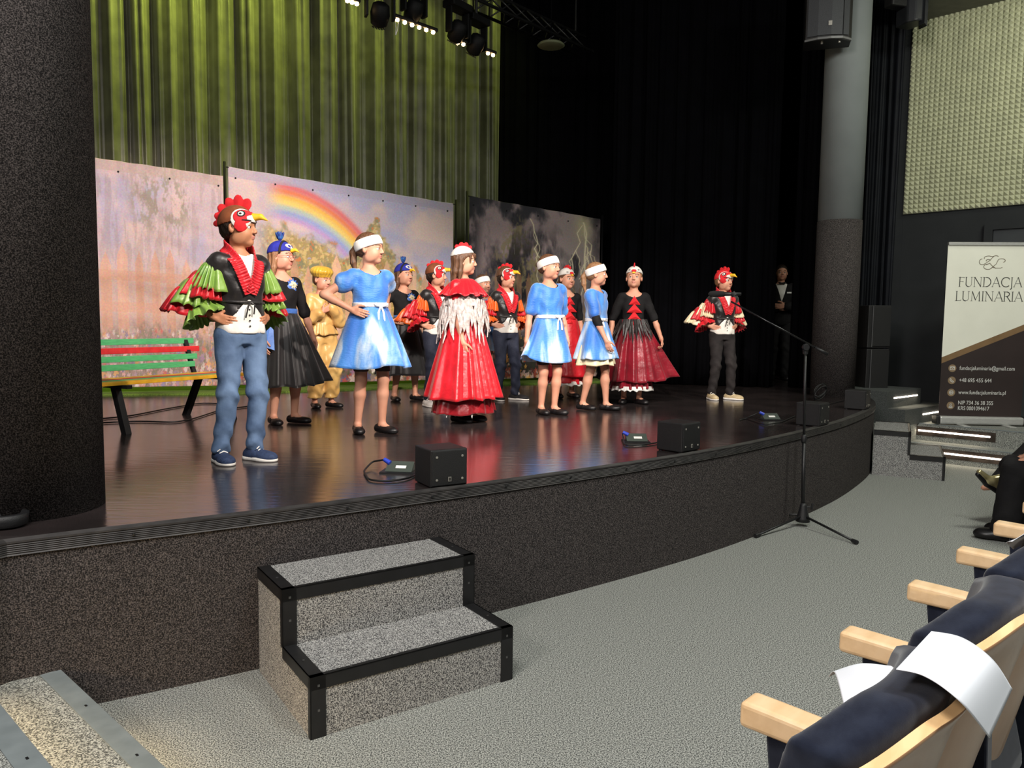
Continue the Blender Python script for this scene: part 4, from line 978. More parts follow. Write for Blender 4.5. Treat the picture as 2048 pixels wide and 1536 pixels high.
        if parent: o.parent = parent
        return o

# ------------------------------------------------------------------ cloth and skin materials
skin = mat('skin', (212, 156, 130), (200, 142, 116), 7, 0.5, bump=0.05, bscale=180, spec=0.35)
skin_tan = mat('skin_tan', (194, 136, 102), (180, 122, 90), 7, 0.5, bump=0.05, bscale=180, spec=0.35)
lips = mat('lips', (200, 134, 118), (188, 120, 106), 20, 0.4)
brow = mat('brow_brown', (96, 66, 48), (78, 54, 40), 60, 0.8)
def hairmat(n, a, b): return mat(n, a, b, 14, 0.45, stretch=(9, 9, 1.2), bump=0.6, bscale=22, lo=0.3, hi=0.7)
h_dark = hairmat('hair_dark', (52, 38, 30), (28, 20, 16)); h_brown = hairmat('hair_brown', (116, 80, 54), (70, 46, 32)); h_light = hairmat('hair_light_brown', (168, 126, 88), (112, 80, 54))
eyew = mat('eye_white', (236, 232, 228), rough=0.2); iris = mat('iris', (60, 44, 34), rough=0.15)
def satin(n, c1, c2, rough=0.34, sc=7): return mat(n, c1, c2, sc, rough, bump=0.4, bscale=11, spec=0.45, sheen=0.15, lo=0.3, hi=0.7, bdist=0.02)
s_black = satin('satin_black', (36, 32, 32), (24, 21, 22), 0.40); s_red = satin('satin_red', (214, 30, 44), (178, 16, 30)); s_green = satin('satin_green', (140, 172, 78), (104, 146, 56))
s_orange = satin('satin_orange', (236, 110, 30), (214, 80, 22)); s_cream = satin('satin_cream', (240, 226, 190), (222, 204, 166)); s_wine = satin('satin_wine', (150, 18, 40), (112, 10, 28)); s_gold = satin('satin_gold', (222, 184, 112), (196, 152, 84), 0.36)
s_skirtk = mat('skirt_black', (30, 27, 28), (20, 18, 19), 7, 0.5, bump=.2, bscale=11, spec=.4, sheen=.3)
s_dred = satin('satin_dark_red', (140, 10, 24), (104, 6, 18)); s_beretgold = satin('satin_yellow_gold', (216, 180, 60), (180, 140, 36), 0.32)
denim = mat('denim', (112, 138, 172), (58, 80, 114), 7, 0.8, bump=0.15, bscale=60, lo=0.25, hi=0.75, bdist=0.01)
navy = mat('navy_cloth', (36, 42, 62), (26, 31, 48), 8, 0.8, bump=0.3, bscale=60); blackcloth = mat('black_cloth', (28, 27, 28), (20, 19, 21), 8, 0.85, bump=0.25, bscale=50, spec=0.25)
trous = mat('charcoal_cloth', (50, 46, 46), (36, 33, 34), 9, 0.85, bump=0.25, bscale=50, spec=0.2)
shirtm = mat('white_shirt', (240, 236, 230), (222, 216, 208), 9, 0.7, bump=0.3, bscale=14, bdist=0.02)
leatherb = mat('black_shoe', (24, 22, 24), (16, 15, 17), 20, 0.4); sole = mat('white_sole', (232, 228, 222), rough=0.6); navyshoe = mat('navy_shoe', (40, 58, 92), (30, 44, 74), 60, 0.8, bump=0.3, bscale=200)
beige = mat('beige_shoe', (204, 186, 150), (176, 156, 120), 20, 0.7); felt_br = mat('felt_brown', (132, 72, 38), (112, 58, 30), 30, 0.9); felt_red = mat('felt_red', (226, 34, 42), (200, 24, 34), 30, 0.85)
felt_w = mat('felt_white', (222, 218, 212), rough=0.85); felt_y = mat('felt_yellow', (244, 196, 40), (226, 170, 30), 20, 0.6); felt_blue = mat('felt_blue', (36, 46, 160), (26, 34, 130), 30, 0.85); felt_k = mat('felt_black', (22, 20, 22), rough=0.8)
sashblue = mat('sash_blue', (86, 132, 206), (62, 104, 180), 12, 0.4, bump=0.4, bscale=16)
ribbonw = mat('ribbon_white', (240, 238, 238), (220, 220, 224), 20, 0.5)
feather = mat('feather_white', (206, 198, 194), (170, 156, 152), 30, 0.7, bump=0.5, bscale=60)
def tiedye():
    m = bpy.data.materials.new('velour_blue'); m.use_nodes = True; nt_ = m.node_tree; N = nt_.nodes; L = nt_.links; b = N['Principled BSDF']
    b.inputs['Roughness'].default_value = 0.55; b.inputs['Sheen Weight'].default_value = 0.5; b.inputs['Specular IOR Level'].default_value = 0.55
    tc = N.new('ShaderNodeTexCoord'); mp = N.new('ShaderNodeMapping'); mp.inputs['Scale'].default_value = (7.5, 7.5, 1.1); L.new(tc.outputs['Object'], mp.inputs['Vector'])
    nz = N.new('ShaderNodeTexNoise'); nz.inputs['Scale'].default_value = 1.0; nz.inputs['Detail'].default_value = 5; L.new(mp.outputs[0], nz.inputs['Vector'])
    rp = N.new('ShaderNodeValToRGB'); E_ = rp.color_ramp.elements; E_[0].position = 0.34; E_[0].color = (*lin((40, 108, 198)), 1); E_[1].position = 0.64; E_[1].color = (*lin((206, 220, 238)), 1)
    e = E_.new(0.50); e.color = (*lin((66, 138, 218)), 1); e = E_.new(0.57); e.color = (*lin((140, 182, 232)), 1)
    L.new(nz.outputs['Fac'], rp.inputs[0]); L.new(rp.outputs[0], b.inputs['Base Color'])
    n2 = N.new('ShaderNodeTexNoise'); n2.inputs['Scale'].default_value = 45; m2 = N.new('ShaderNodeMapping'); m2.inputs['Scale'].default_value = (1, 1, 2.5); L.new(tc.outputs['Object'], m2.inputs['Vector']); L.new(m2.outputs[0], n2.inputs['Vector'])
    bp = N.new('ShaderNodeBump'); bp.inputs['Strength'].default_value = 0.5; bp.inputs['Distance'].default_value = 0.006; L.new(n2.outputs['Fac'], bp.inputs['Height']); L.new(bp.outputs[0], b.inputs['Normal'])
    return m
velour = tiedye()

def Rz(a): c, s = math.cos(a), math.sin(a); return np.array([[c, -s, 0], [s, c, 0], [0, 0, 1.0]])
def Rx(a): c, s = math.cos(a), math.sin(a); return np.array([[1.0, 0, 0], [0, c, -s], [0, s, c]])
def Ry(a): c, s = math.cos(a), math.sin(a); return np.array([[c, 0, s], [0, 1.0, 0], [-s, 0, c]])
V3 = lambda *a: np.array(a, float)
def ik(S, W, l1, l2, pole):
    S, W = np.array(S, float), np.array(W, float); d = W-S; L = np.linalg.norm(d)
    if L > (l1+l2)*0.995: W = S + d/L*(l1+l2)*0.995; d = W-S; L = np.linalg.norm(d)
    a = (l1*l1-l2*l2+L*L)/(2*L); h = math.sqrt(max(l1*l1-a*a, 0)); u = d/L
    p = np.array(pole, float); p -= u*(p@u); p /= np.linalg.norm(p)+1e-9
    return S + u*a + p*h, W

class Person:
    """local frame: +Y forward, +X the person's right hand side, metres"""
    def __init__(s, pos, yaw, H, label, cat='person', group=None, head_yaw=0, head_pitch=0, head_roll=0, arms=None, feet=None, sk=skin, slim=1.0, seated=None, adult=False, lean=0.0, twist=0):
        s.k = k = H/1.40; s.hk = k*(0.86 if adult else 1.0); s.sk = sk; s.slim = slim; s.adult = adult
        s.root = empty('person', tuple(pos), math.radians(yaw)-PI/2, label, cat, group)
        s.zt = s.zoff = 0.0
        base = V3(0, 0, 0)
        s.seated = seated
        if seated is not None: s.zoff = seated['hip'] - 0.70*k
        z = lambda v: v*k + s.zoff
        s.z = z
        s.rings = [(z(.655), .086*k*slim, .070*k, 0, 0), (z(.70), .112*k*slim, .082*k, 0, -.004*k), (z(.76), .114*k*slim, .084*k, 0, -.005*k), (z(.86), .094*k*slim, .070*k, 0, .004*k),
                   (z(.95), .100*k*slim, .072*k, 0, .006*k), (z(1.03), .110*k*slim, .077*k, 0, .002*k), (z(1.09), .108*k*slim, .068*k, 0, -.006*k), (z(1.13), .090*k, .058*k, 0, -.01*k), (z(1.16), .046*k, .045*k, 0, -.012*k)]
        s.HP = V3(0, lean, z(1.195)); s.hR = Rz(math.radians(head_yaw)) @ Ry(math.radians(head_roll)) @ Rx(math.radians(head_pitch))
        s.S = {'R': V3(.118*k, -.006*k, z(1.092)), 'L': V3(-.118*k, -.006*k, z(1.092))}
        if adult:
            s.HP = V3(0, lean, z(1.20)); s.S = {'R': V3(.142*k, -.006*k, z(1.105)), 'L': V3(-.142*k, -.006*k, z(1.105))}
        s.arm = {}
        arms = arms or {}
        for sd in 'LR':
            g = 1 if sd == 'R' else -1
            a = arms.get(sd, {}); 
            W = a.get('w', (.20, .02, .66)); W = V3(W[0]*k*g, W[1]*k, W[2]*k + s.zoff); pole = a.get('pole', (0.3, -1, 0)); pole = V3(pole[0]*g, pole[1], pole[2])
            E_, W = ik(s.S[sd], W, .245*k, .215*k, pole)
            d = a.get('d', None); d = unit(W-E_) if d is None else unit(V3(d[0]*g, d[1], d[2]))
            n = a.get('n', (-1, 0, 0)); n = V3(n[0]*g, n[1], n[2]); n = unit(n-d*(n@d)); s.arm[sd] = (s.S[sd], E_, W, d, n, a.get('curl', 0.35))
        feet = feet or {}
        s.leg = {}
        for sd in 'LR':
            g = 1 if sd == 'R' else -1; fx, fy, fyaw = feet.get(sd, (.075, 0, 12))[:3]; fz = feet.get(sd, (0, 0, 0, 0))[3] if len(feet.get(sd, ())) > 3 else 0
            hip = V3(.068*k*g*slim, -.004*k, z(.70)); A_ = V3(fx*k*g, fy*k, .065*k + fz)
            if seated is not None:
                Kn = V3(*seated['knee'][sd]); A_ = V3(*seated['ankle'][sd]); fyaw = seated.get('fyaw', {}).get(sd, 0)
                hip = V3(.085*g, 0.0, seated['hip']-0.02)
            else: Kn, A_ = ik(hip, A_, .325*k, .318*k, (0.05*g, 1, 0))
            s.leg[sd] = (hip, Kn, A_, math.radians(fyaw)*(-g))
    # -- head local helper
    def hp(s, p): return s.HP + s.hR @ (np.array(p, float)*s.hk)
    def head(s, F, grow=0.0):
        K = s.hk; e = lambda c, r, k=.012, m='add': F.ell(s.hp(c), np.array(r)*K, s.hR, k=k*K, mode=m, grow=grow)
        e((0, -.008, .118), (.073, .088, .088)); e((0, .022, .060), (.052, .056, .060), .03); e((0, .060, .014), (.020, .018, .016), .03)
        for g in (-1, 1):
            e((g*.031, .050, .060), (.027, .026, .028), .02)
            e((g*.044, .018, .032), (.014, .030, .022), .03)
            e((g*.077, -.008, .088), (.008, .017, .027), .006); e((g*.080, -.002, .094), (.006, .008, .013), .004, 'sub')
        F.cap(s.hp((-.030, .073, .118)), s.hp((.030, .073, .118)), .010*K, k=.014*K)
        for g in (-1, 1): e((g*.031, .089, .095), (.018, .014, .011), .008, 'sub')
        F.cap(s.hp((0, .083, .100)), s.hp((0, .0955, .072)), .0065*K, .0090*K, k=.010*K)
        for g in (-1, 1): e((g*.010, .090, .067), (.008, .009, .006), .006)
        e((0, .079, .047), (.020, .010, .0055), .004); e((0, .077, .037), (.017, .010, .0065), .004); e((0, .090, .0425), (.018, .006, .0012), .002, 'sub')
        for g in (-1, 1): e((g*.031, .0745, .1035), (.016, .009, .0045), .004)
    def neck(s, F, grow=0.0):
        k = s.k; F.cap(V3(0, -.014*k, s.z(1.12)), s.HP + s.hR @ V3(0, -.012*k, .045*k), .043*k+grow, .040*k+grow, k=.025*k)
    def hand(s, F, sd):
        S_, E_, W, d, n, curl = s.arm[sd]; k = s.k*(0.84 if not s.adult else 0.95)
        t = unit(np.cross(d, n)) if sd == 'R' else unit(np.cross(n, d))
        F.cap(W-d*.02*k, W+d*.012*k, .021*k, .022*k, k=.012*k)
        for i, o in enumerate((.026, .010, -.008, -.024)):
            K0 = W + d*(.070-.004*abs(i-1))*k + t*o*k; F.cap(W+d*.01*k+t*o*.6*k, K0, .0115*k, .0105*k, k=.010*k)
            L = (.034, .038, .035, .028)[i]*k; dd = d; P = K0 + d*.002*k; r = .0086*k
            spread = t*o*1.6
            for j in range(3):
                a = curl*(0.6, 1.0, 0.8)[j]; c_, s_ = math.cos(a), math.sin(a)
                nn = unit(n - dd*(n@dd)); dd = unit(dd*c_ + nn*s_ + (spread if j == 0 else 0))
                Q = P + dd*L*(1.0, .72, .58)[j]; F.cap(P, Q, r, r*0.93, k=.003*k); P = Q; r *= 0.93
        a0 = W + d*.018*k + t*.022*k; a1 = a0 + unit(d*.62+t*.75+n*.25)*.036*k; a2 = a1 + unit(d*.85+t*.35+n*.35)*.028*k; a3 = a2 + unit(d*.9+t*.1+n*.4)*.022*k
        F.cap(a0, a1, .0135*k, .0105*k, k=.012*k); F.cap(a1, a2, .0105*k, .009*k, k=.004*k); F.cap(a2, a3, .009*k, .008*k, k=.004*k)
    def bounds(s):
        P = [s.HP+[0, 0, .22*s.hk], s.HP]
        for sd in 'LR':
            P += [s.arm[sd][0], s.arm[sd][1], s.arm[sd][2], s.arm[sd][2]+s.arm[sd][3]*.19*s.k, s.leg[sd][0], s.leg[sd][1], s.leg[sd][2]]
        P = np.array(P); return P.min(0)-.16*s.k, P.max(0)+.13*s.k
    def body(s, h=0.010, hf=0.0048):
        k = s.k; lo, hi = s.bounds(); lo[2] = max(lo[2], 0.0) if s.zoff >= 0 else lo[2]
        fx = [(s.HP[0]-.11*k, s.HP[0]+.11*k)]; fy = [(s.HP[1]-.12*k, s.HP[1]+.13*k)]; fz = [(s.HP[2]-.02*k, s.HP[2]+.215*k)]
        for sd in 'LR':
            P = np.array([s.arm[sd][2], s.arm[sd][2]+s.arm[sd][3]*.15*k]); a = P.min(0)-.05*k; b = P.max(0)+.05*k
            fx.append((a[0], b[0])); fy.append((a[1], b[1])); fz.append((a[2], b[2]))
        F = Fld(lo, hi, h, (fx, fy, fz), hf)
        F.loft(s.rings, k=0.02*k)
        for sd in 'LR':
            S_, E_, W, d, n, c_ = s.arm[sd]
            F.cap(S_, E_, .036*k, .027*k, k=.022*k); F.cap(E_, E_+(W-E_)*.35, .027*k, .028*k, k=.012*k); F.cap(E_+(W-E_)*.3, W, .028*k, .0185*k, k=.012*k)
            hip, Kn, A_, fy_ = s.leg[sd]
            F.cap(hip, Kn, .064*k, .040*k, k=.02*k); m = Kn+(A_-Kn)*.32; F.cap(Kn, m, .038*k, .039*k, k=.02*k); F.cap(m, A_, .039*k, .0245*k, k=.02*k)
            F.ell(m + V3(0, -.012*k, 0), (.031*k, .036*k, .08*k), k=.02*k)
            fw = Rz(fy_) @ V3(0, 1, 0); F.cap(A_+V3(0, 0, -.012*k), A_+fw*.09*k+V3(0, 0, -.038*k), .027*k, .018*k, k=.02*k)
            s.hand(F, sd)
        s.neck(F); s.head(F)
        iR = s.hR.T; K = s.hk
        def fm(C):
            L = (C-s.HP) @ s.hR / K                       # head local
            out = np.zeros(len(C), int)
            out[((L[:, 0]/.021)**2+((L[:, 2]-.042)/.0125)**2 < 1) & (L[:, 1] > .076)] = 1
            ax_ = np.abs(L[:, 0])
            out[(np.abs(L[:, 2]-(.118+.004*np.sin((ax_-.018)/.028*3))) < .0034) & (ax_ > .014) & (ax_ < .047) & (L[:, 1] > .05)] = 2
            return out
        o = F.build('body', [s.sk, lips, brow], s.root, fm)
        for g in (-1, 1):
            c = s.hp((g*.031, .0695, .0945)); R4 = Matrix(s.hR.tolist()).to_4x4()
            M = Matrix.Translation(c) @ R4 @ Matrix.Rotation(-PI/2, 4, 'X')
            r = .0118*K; pr_ = [(r*math.sin(t), -r*math.cos(t)) for t in np.linspace(0.05, PI-0.62, 9)]
            b = MB().lathe(pr_, n=16, M=M); z0 = r*math.cos(.62); 
            b.lathe([(r*math.sin(.62), z0), (r*math.sin(.3), r*math.cos(.3)), (r*.05, r)], n=16, M=M, mi=1)
            b.build('eye', [eyew, iris], s.root, smooth=True)
        return o
    def hair(s, m, style='short', lock=None):
        K = s.hk; c = s.hp((0, -.02, .08)); L = .34*K
        lo = s.HP+V3(-.15, -.17, -.30 if style != 'short' else -.05)*K; hi = s.HP+V3(.15, .15, .24)*K
        F = Fld(lo, hi, .0065)
        F.ell(s.hp((0, -.014, .122)), np.array((.081, .094, .092))*K, s.hR, k=0, cut=lambda x, y, z: y - (.014+.014)*K - np.maximum(z+.012*K, -.02*K)*1.15)
        if style == 'short':
            F.ell(s.hp((0, -.05, .085)), np.array((.062, .055, .055))*K, s.hR, k=.01)
        if style in ('long', 'loose'):
            for x, y in ((-.066, -.015), (-.05, -.055), (-.02, -.078), (.02, -.078), (.05, -.055), (.066, -.015)):
                F.cap(s.hp((x, y, .11)), s.hp((x*1.1, y-.01, .01)), .022*K, .020*K, k=.012)
                F.cap(s.hp((x*1.1, y-.01, .01)), s.hp((x*1.2, y-.02, -.10)) , .020*K, .008*K, k=.012)
        if style == 'tail':
            F.ell(s.hp((0, -.06, .10)), np.array((.058, .05, .06))*K, s.hR, k=.015)
            p = [(0, -.10, .12), (0, -.125, .07), (.01, -.12, .0), (.02, -.10, -.08)]
            for a, b, r0, r1 in zip(p[:-1], p[1:], (.020, .026, .022), (.026, .022, .006)): F.cap(s.hp(a), s.hp(b), r0*K, r1*K, k=.01)
        if style == 'bun': F.ell(s.hp((0, -.06, .10)), np.array((.058, .05, .06))*K, s.hR, k=.015); F.ell(s.hp((0, -.105, .12)), np.array((.03, .03, .03))*K, s.hR, k=.01)
        if lock:
            for (a, b, r0, r1) in lock: F.cap(s.hp(a), s.hp(b), r0*K, r1*K, k=.008)
        F.warp(lambda X, Y, Z: .0016*np.sin((X+Y)*260+Z*18)*np.ones_like(Z))
        return F.build('hair', m, s.root)
    # -- headwear
    def _hf(s, h=.0055, lo=(-.12, -.16, -.02), hi=(.12, .2, .30)):
        r = s.hR @ np.array([[x, y, z] for x in (lo[0], hi[0]) for y in (lo[1], hi[1]) for z in (lo[2], hi[2])]).T*s.hk
        return Fld(s.HP+r.min(1), s.HP+r.max(1), h)
    CAPC = (0, -.012, .122); CAPR = (.0865, .101, .099)
    def shell(s, name, m, region, grow=0.004, thick=0.004, k=0):
        """a felt patch that hugs the head where region(x,y,z)<0 (head units)"""
        K = s.hk; F = s._hf(.0042); c = s.hp(s.CAPC); r = (np.array(s.CAPR)+grow)*K
        F.ell(c, r, s.hR, k=0, cut=lambda x, y, z: region(x/K, y/K+s.CAPC[1], z/K+s.CAPC[2]))
        F.ell(c, r-thick*K-.004*K, s.hR, k=0, mode='sub')
        return F.build(name, m, s._cap if name not in ('hat',) else s.root)
    def cap(s, m, low=.112, tilt=0.35, name='hat'):
        K = s.hk; F = s._hf(); F.ell(s.hp(s.CAPC), np.array(s.CAPR)*K, s.hR, k=0, cut=lambda x, y, z: (low+tilt*.06-s.CAPC[2])*K - z - tilt*0 + tilt*y*0.35 - tilt*.02*K)
        s._cap = F.build(name, m, s.root); return s._cap
    def comb(s, m, lobes, xr=.007):
        F = s._hf(.0045, (-.05, -.2, .0), (.05, .16, .34)); K = s.hk
        for (y, z, ry, rz, a) in lobes: F.ell(s.hp((0, y, z)), np.array((xr, ry, rz))*K, s.hR @ Rx(math.radians(a)), k=.004)
        return F.build('comb', m, s._cap)
    def beak(s, p0, p1, r0, m=felt_y, name='beak'):
        F = s._hf(.004, (-.06, -.05, .02), (.06, .24, .26)); K = s.hk
        mid = (np.array(p0)+np.array(p1))/2+np.array((0, 0, .012))
        F.cap(s.hp(p0), s.hp(mid), r0*K, r0*.72*K, k=.004).cap(s.hp(mid), s.hp(p1), r0*.72*K, .0025*K, k=.006)
        return F.build(name, m, s._cap)
    def capeye(s, y, z, r, side=(-1, 1), ring=felt_k):
        for g in side:
            for (gr, rr, m) in ((.009, r, ring), (.012, r*.72, felt_w), (.015, r*.34, felt_k)):
                s.shell('eye_patch', m, lambda X, Y, Z, rr=rr, g=g: np.maximum(np.sqrt((Y-y)**2+(Z-z)**2)-rr, -g*X), gr, .004)
    def rooster_cap(s, big=True, base=felt_br):
        s.cap(base, .100, 0.5)
        lob = [(.052, .222, .028, .036, -18), (.006, .238, .030, .040, 0), (-.044, .232, .028, .034, 24), (-.088, .205, .026, .028, 50), (-.112, .165, .022, .024, 80), (-.122, .125, .018, .022, 100)] if big else \
              [(.046, .215, .024, .028, -18), (.004, .226, .026, .028, 0), (-.040, .220, .024, .026, 20), (-.080, .196, .022, .022, 45)]
        s.comb(felt_red, lob)
        rad = lambda Y, Z, cy, cz, a, b: np.sqrt(((Y-cy)/a)**2+((Z-cz)/b)**2)*min(a, b)-min(a, b)
        s.shell('white_edge', felt_w, lambda X, Y, Z: rad(Y, Z, .040, .138, .046, .056) + 0*X, .0035)
        s.shell('red_cheek', felt_red, lambda X, Y, Z: np.minimum(rad(Y, Z, .050, .148, .042, .040), rad(Y, Z, .040, .098, .028, .032)) + 0*X, .0065)
        s.shell('white_brow', felt_w, lambda X, Y, Z: rad(Y, Z, .092, .142, .022, .020) + 0*X, .0085)
        s.capeye(.046, .164, .019)
        s.shell('beak_line', felt_k, lambda X, Y, Z: rad(Y, Z, .072, .130, .024, .005) + 0*X, .0095)
        s.beak((0, .086, .152), (0, .168, .130), .022)
    def hen_cap(s, comb=True):
        s.cap(felt_w, .118, 0.4)
        if comb: s.comb(felt_red, [(.048, .212, .020, .022, -18), (.016, .226, .022, .026, 0), (-.018, .228, .020, .024, 12), (-.05, .218, .016, .018, 30)])
        s.shell('red_patch', felt_red, lambda X, Y, Z: np.maximum(np.sqrt((X/.026)**2+((Z-.158)/.014)**2)*.014-.014, -Y), .007)
        s.shell('beak_patch', felt_y, lambda X, Y, Z: np.maximum(np.sqrt((X/.018)**2+((Z-.136)/.010)**2)*.010-.010, -Y), .010)
        for g in (-1, 1): s.shell('eye_patch', felt_k, lambda X, Y, Z, g=g: np.maximum(np.sqrt(((X-g*.045)/.010)**2+((Z-.168)/.005)**2)*.005-.005, -Y), .007)
    def peacock_cap(s):
        s.cap(felt_blue, .112, 0.4)
        s.shell('white_patch', felt_w, lambda X, Y, Z: np.maximum(np.sqrt((X/.045)**2+((Z-.175)/.020)**2)*.020-.020, -Y), .006)
        s.shell('dark_stripe', felt_k, lambda X, Y, Z: np.maximum(np.abs(Y-.028)-.008, .12-Z), .006)
        for g in (-1, 1): s.shell('eye_patch', felt_blue, lambda X, Y, Z, g=g: np.maximum(np.sqrt(((X-g*.02)/.012)**2+((Z-.175)/.011)**2)*.011-.011, -Y), .009)
        s.beak((0, .088, .142), (0, .150, .128), .016)
        F = s._hf(.0042, (-.08, -.12, .12), (.08, .12, .36)); K = s.hk
        for a in (-24, -9, 8, 24): 
            a_ = math.radians(a); F.ell(s.hp((math.sin(a_)*.055, -.012, .215+math.cos(a_)*.042)), np.array((.012, .006, .036))*K, s.hR @ Ry(a_), k=.003)
            F.ell(s.hp((0, -.012+math.sin(a_)*.05, .215+math.cos(a_)*.042)), np.array((.006, .012, .036))*K, s.hR @ Rx(-a_), k=.003)
        F.build('feather_tuft', mat('tuft_blue', (40, 90, 150), (20, 40, 110), 60, 0.5, lo=0.45, hi=0.55), s._cap)
    def headband(s, ribbon=False):
        K = s.hk; F = s._hf(.005); c = s.hp((0, -.012, .122)); R2 = s.hR @ Rx(0.34)
        F.ell(c, np.array((.0865, .104, .103))*K, R2, k=0, cut=lambda x, y, z: np.abs(z-.010*K)-.034*K)
        s._cap = F.build('headband', white_m, s.root)
    def beret(s):
        K = s.hk; F = s._hf(.0055, (-.15, -.18, .0), (.15, .18, .32)); F.ell(s.hp((0, -.015, .175)), np.array((.112, .118, .060))*K, s.hR, k=.01)
        F.ell(s.hp((0, -.01, .14)), np.array((.086, .100, .045))*K, s.hR, k=.01, cut=lambda x, y, z: -z-.028*K)
        F.warp(lambda X, Y, Z: .002*np.sin(np.arctan2(X-s.HP[0], Y-s.HP[1])*21+Z*60)*np.ones_like(Z)); s._cap = F.build('beret', s_beretgold, s.root)
    # -- clothes
    def top(s, m, zlo=.80, sleeve=.55, grow=.012, neck=.062, neckz=1.165, wr=.004, name='top', puff=0, vneck=None, k2=0, sides='LR', zhi=1.15, cuff=None, neckshift=0.02):
        k = s.k; lo, hi = s.bounds(); lo[2] = s.z(zlo)-.05; hi[2] = s.z(1.22)
        F = Fld(lo, hi, .0085)
        F.loft(s.rings, grow=grow*k, zlo=s.z(zlo), zhi=s.z(zhi), k=.01)
        for sd in sides:
            S_, E_, W, *_ = s.arm[sd]
            if sleeve > 0:
                a = min(sleeve, 1.0); F.cap(S_, S_+(E_-S_)*a, .038*k+grow*k, (.037-.008*a)*k+grow*k, k=.02)
                if sleeve > 1: F.cap(E_, E_+(W-E_)*(sleeve-1), .033*k+grow*k, .026*k+grow*k, k=.01)
            if puff: F.ell(S_+(E_-S_)*.32, (.068*k, .068*k, .075*k), k=.015)
        kk = 1/k
        F.warp(lambda X, Y, Z: wr*(np.sin(Z*48*kk+np.sin(X*31*kk)*1.6+Y*20*kk)*.6+np.sin(X*70*kk+Z*22*kk+Y*40*kk)*.4))
        F.cap(V3(0, neckshift*k, s.z(neckz)), V3(0, .0, s.z(neckz+.12)), neck*k, neck*k, k=.004, mode='sub')
        if vneck: F.op(lambda X, Y, Z: vneck(X/k, Y/k, (Z-s.zoff)/k)*k, lo, hi, k=0, mode='sub')
        return F.build(name, m, s.root)
    def trousers(s, m, zhi=.80, grow=.012, wr=.005, name='trousers', low=.05, flare=0, grow_top=None, puff=0):
        k = s.k; lo, hi = s.bounds(); hi[2] = s.z(zhi)+.05
        F = Fld(lo, hi, .0085)
        F.loft(s.rings, grow=grow*k, zhi=s.z(zhi), k=.01)
        for sd in 'LR':
            hip, Kn, A_, _ = s.leg[sd]; e = A_+unit(Kn-A_)*(low-.04)*k
            F.cap(hip, Kn, (.066+grow)*k, (.043+grow+flare*.3+puff)*k, k=.02); F.cap(Kn, e, (.043+grow+flare*.3+puff)*k, (.034+grow+flare+puff*.6)*k, k=.02)
        kk = 1/k
        F.warp(lambda X, Y, Z: wr*(np.sin(Z*62*kk+np.sin(X*40*kk)*2)*(np.exp(-((Z-s.z(.40))/(.07*k))**2)+np.exp(-((Z-s.z(.10))/(.09*k))**2)+.25) + .5*np.sin(Z*25*kk+X*60*kk+Y*33*kk)))
        if not s.seated: F.op(lambda X, Y, Z: Z-low*k+0*X+0*Y, lo, V3(hi[0], hi[1], low*k), k=0, mode='sub')
        return F.build(name, m, s.root)
    def shoe(s, sd, kind='ballet', m=None):
        k = s.k; hip, Kn, A_, fy = s.leg[sd]; R = Rz(fy); P = lambda x, y, z: A_*V3(1, 1, 0) + R @ V3(x*k, y*k, 0) + V3(0, 0, A_[2]-.065*k+z*k)
        g = .004 if kind == 'ballet' else .009
        lo = P(0, 0, 0)-V3(.2, .2, .03)*k; hi = P(0, 0, 0)+V3(.2, .2, .15)*k; F = Fld(lo, hi, .0055)
        F.cap(P(0, -.035, .030), P(0, .02, .030), (.029+g)*k, (.031+g)*k, k=.01*k).cap(P(0, .02, .028), P(.003, .115, .022), (.031+g)*k, (.026+g*.6)*k, k=.01*k)
        F.ell(P(.002, .085, .022), np.array((.038+g, .062+g, .024+g))*k, R, k=.01*k)
        top_ = .034 if kind == 'ballet' else .075
        if kind != 'ballet': F.cap(P(0, -.01, .04), P(0, -.008, .075), .038*k, .036*k, k=.015*k)
        F.op(lambda X, Y, Z: P(0, 0, .001)[2]-Z*-1*-1 if False else (P(0, 0, .002)[2]-Z)*-1*-1+0*X+0*Y, lo, hi, k=0, mode='sub') if False else None
        zf = P(0, 0, .003)[2]
        F.op(lambda X, Y, Z: (Z-zf)+0*X+0*Y, lo, V3(hi[0], hi[1], zf), k=0, mode='sub')
        if kind == 'ballet': F.ell(P(0, .018, .062), np.array((.030, .060, .034))*k, R, k=0, mode='sub')
        else: F.op(lambda X, Y, Z: (P(0, 0, .078)[2]-Z)+0*X+0*Y, V3(lo[0], lo[1], P(0, 0, .078)[2]), hi, k=0, mode='sub')
        m = m or leatherb
        o = F.build('shoe', m, s.root)
        if kind == 'ballet':
            MB().tube([tuple(P(-.034, .012, .024)), tuple(P(-.026, .014, .050)), tuple(P(0, .016, .060)), tuple(P(.026, .014, .050)), tuple(P(.034, .012, .024))], .0042*k, 8).build('strap', m, o, smooth=True)
        else:
            if kind == 'sneaker_dark': return o
            F = Fld(lo, hi, .0055); F.cap(P(0, -.038, .010), P(0, .02, .010), .040*k, .042*k, k=.01*k).ell(P(.002, .075, .010), np.array((.050, .082, .03))*k, R, k=.01*k)
            F.op(lambda X, Y, Z: (Z-zf+.003)+0*X+0*Y, lo, V3(hi[0], hi[1], zf), k=0, mode='sub'); zt = P(0, 0, .022)[2]
            F.op(lambda X, Y, Z: (zt-Z)+0*X+0*Y, V3(lo[0], lo[1], zt), hi, k=0, mode='sub'); F.build('sole', sole, o)
            b = MB()
            for i, (y, z_) in enumerate(((.028, .080), (.045, .068), (.062, .058))): b.tube([tuple(P(-.022, y, z_-.010)), tuple(P(0, y, z_)), tuple(P(.022, y, z_-.010))], .004*k, 8)
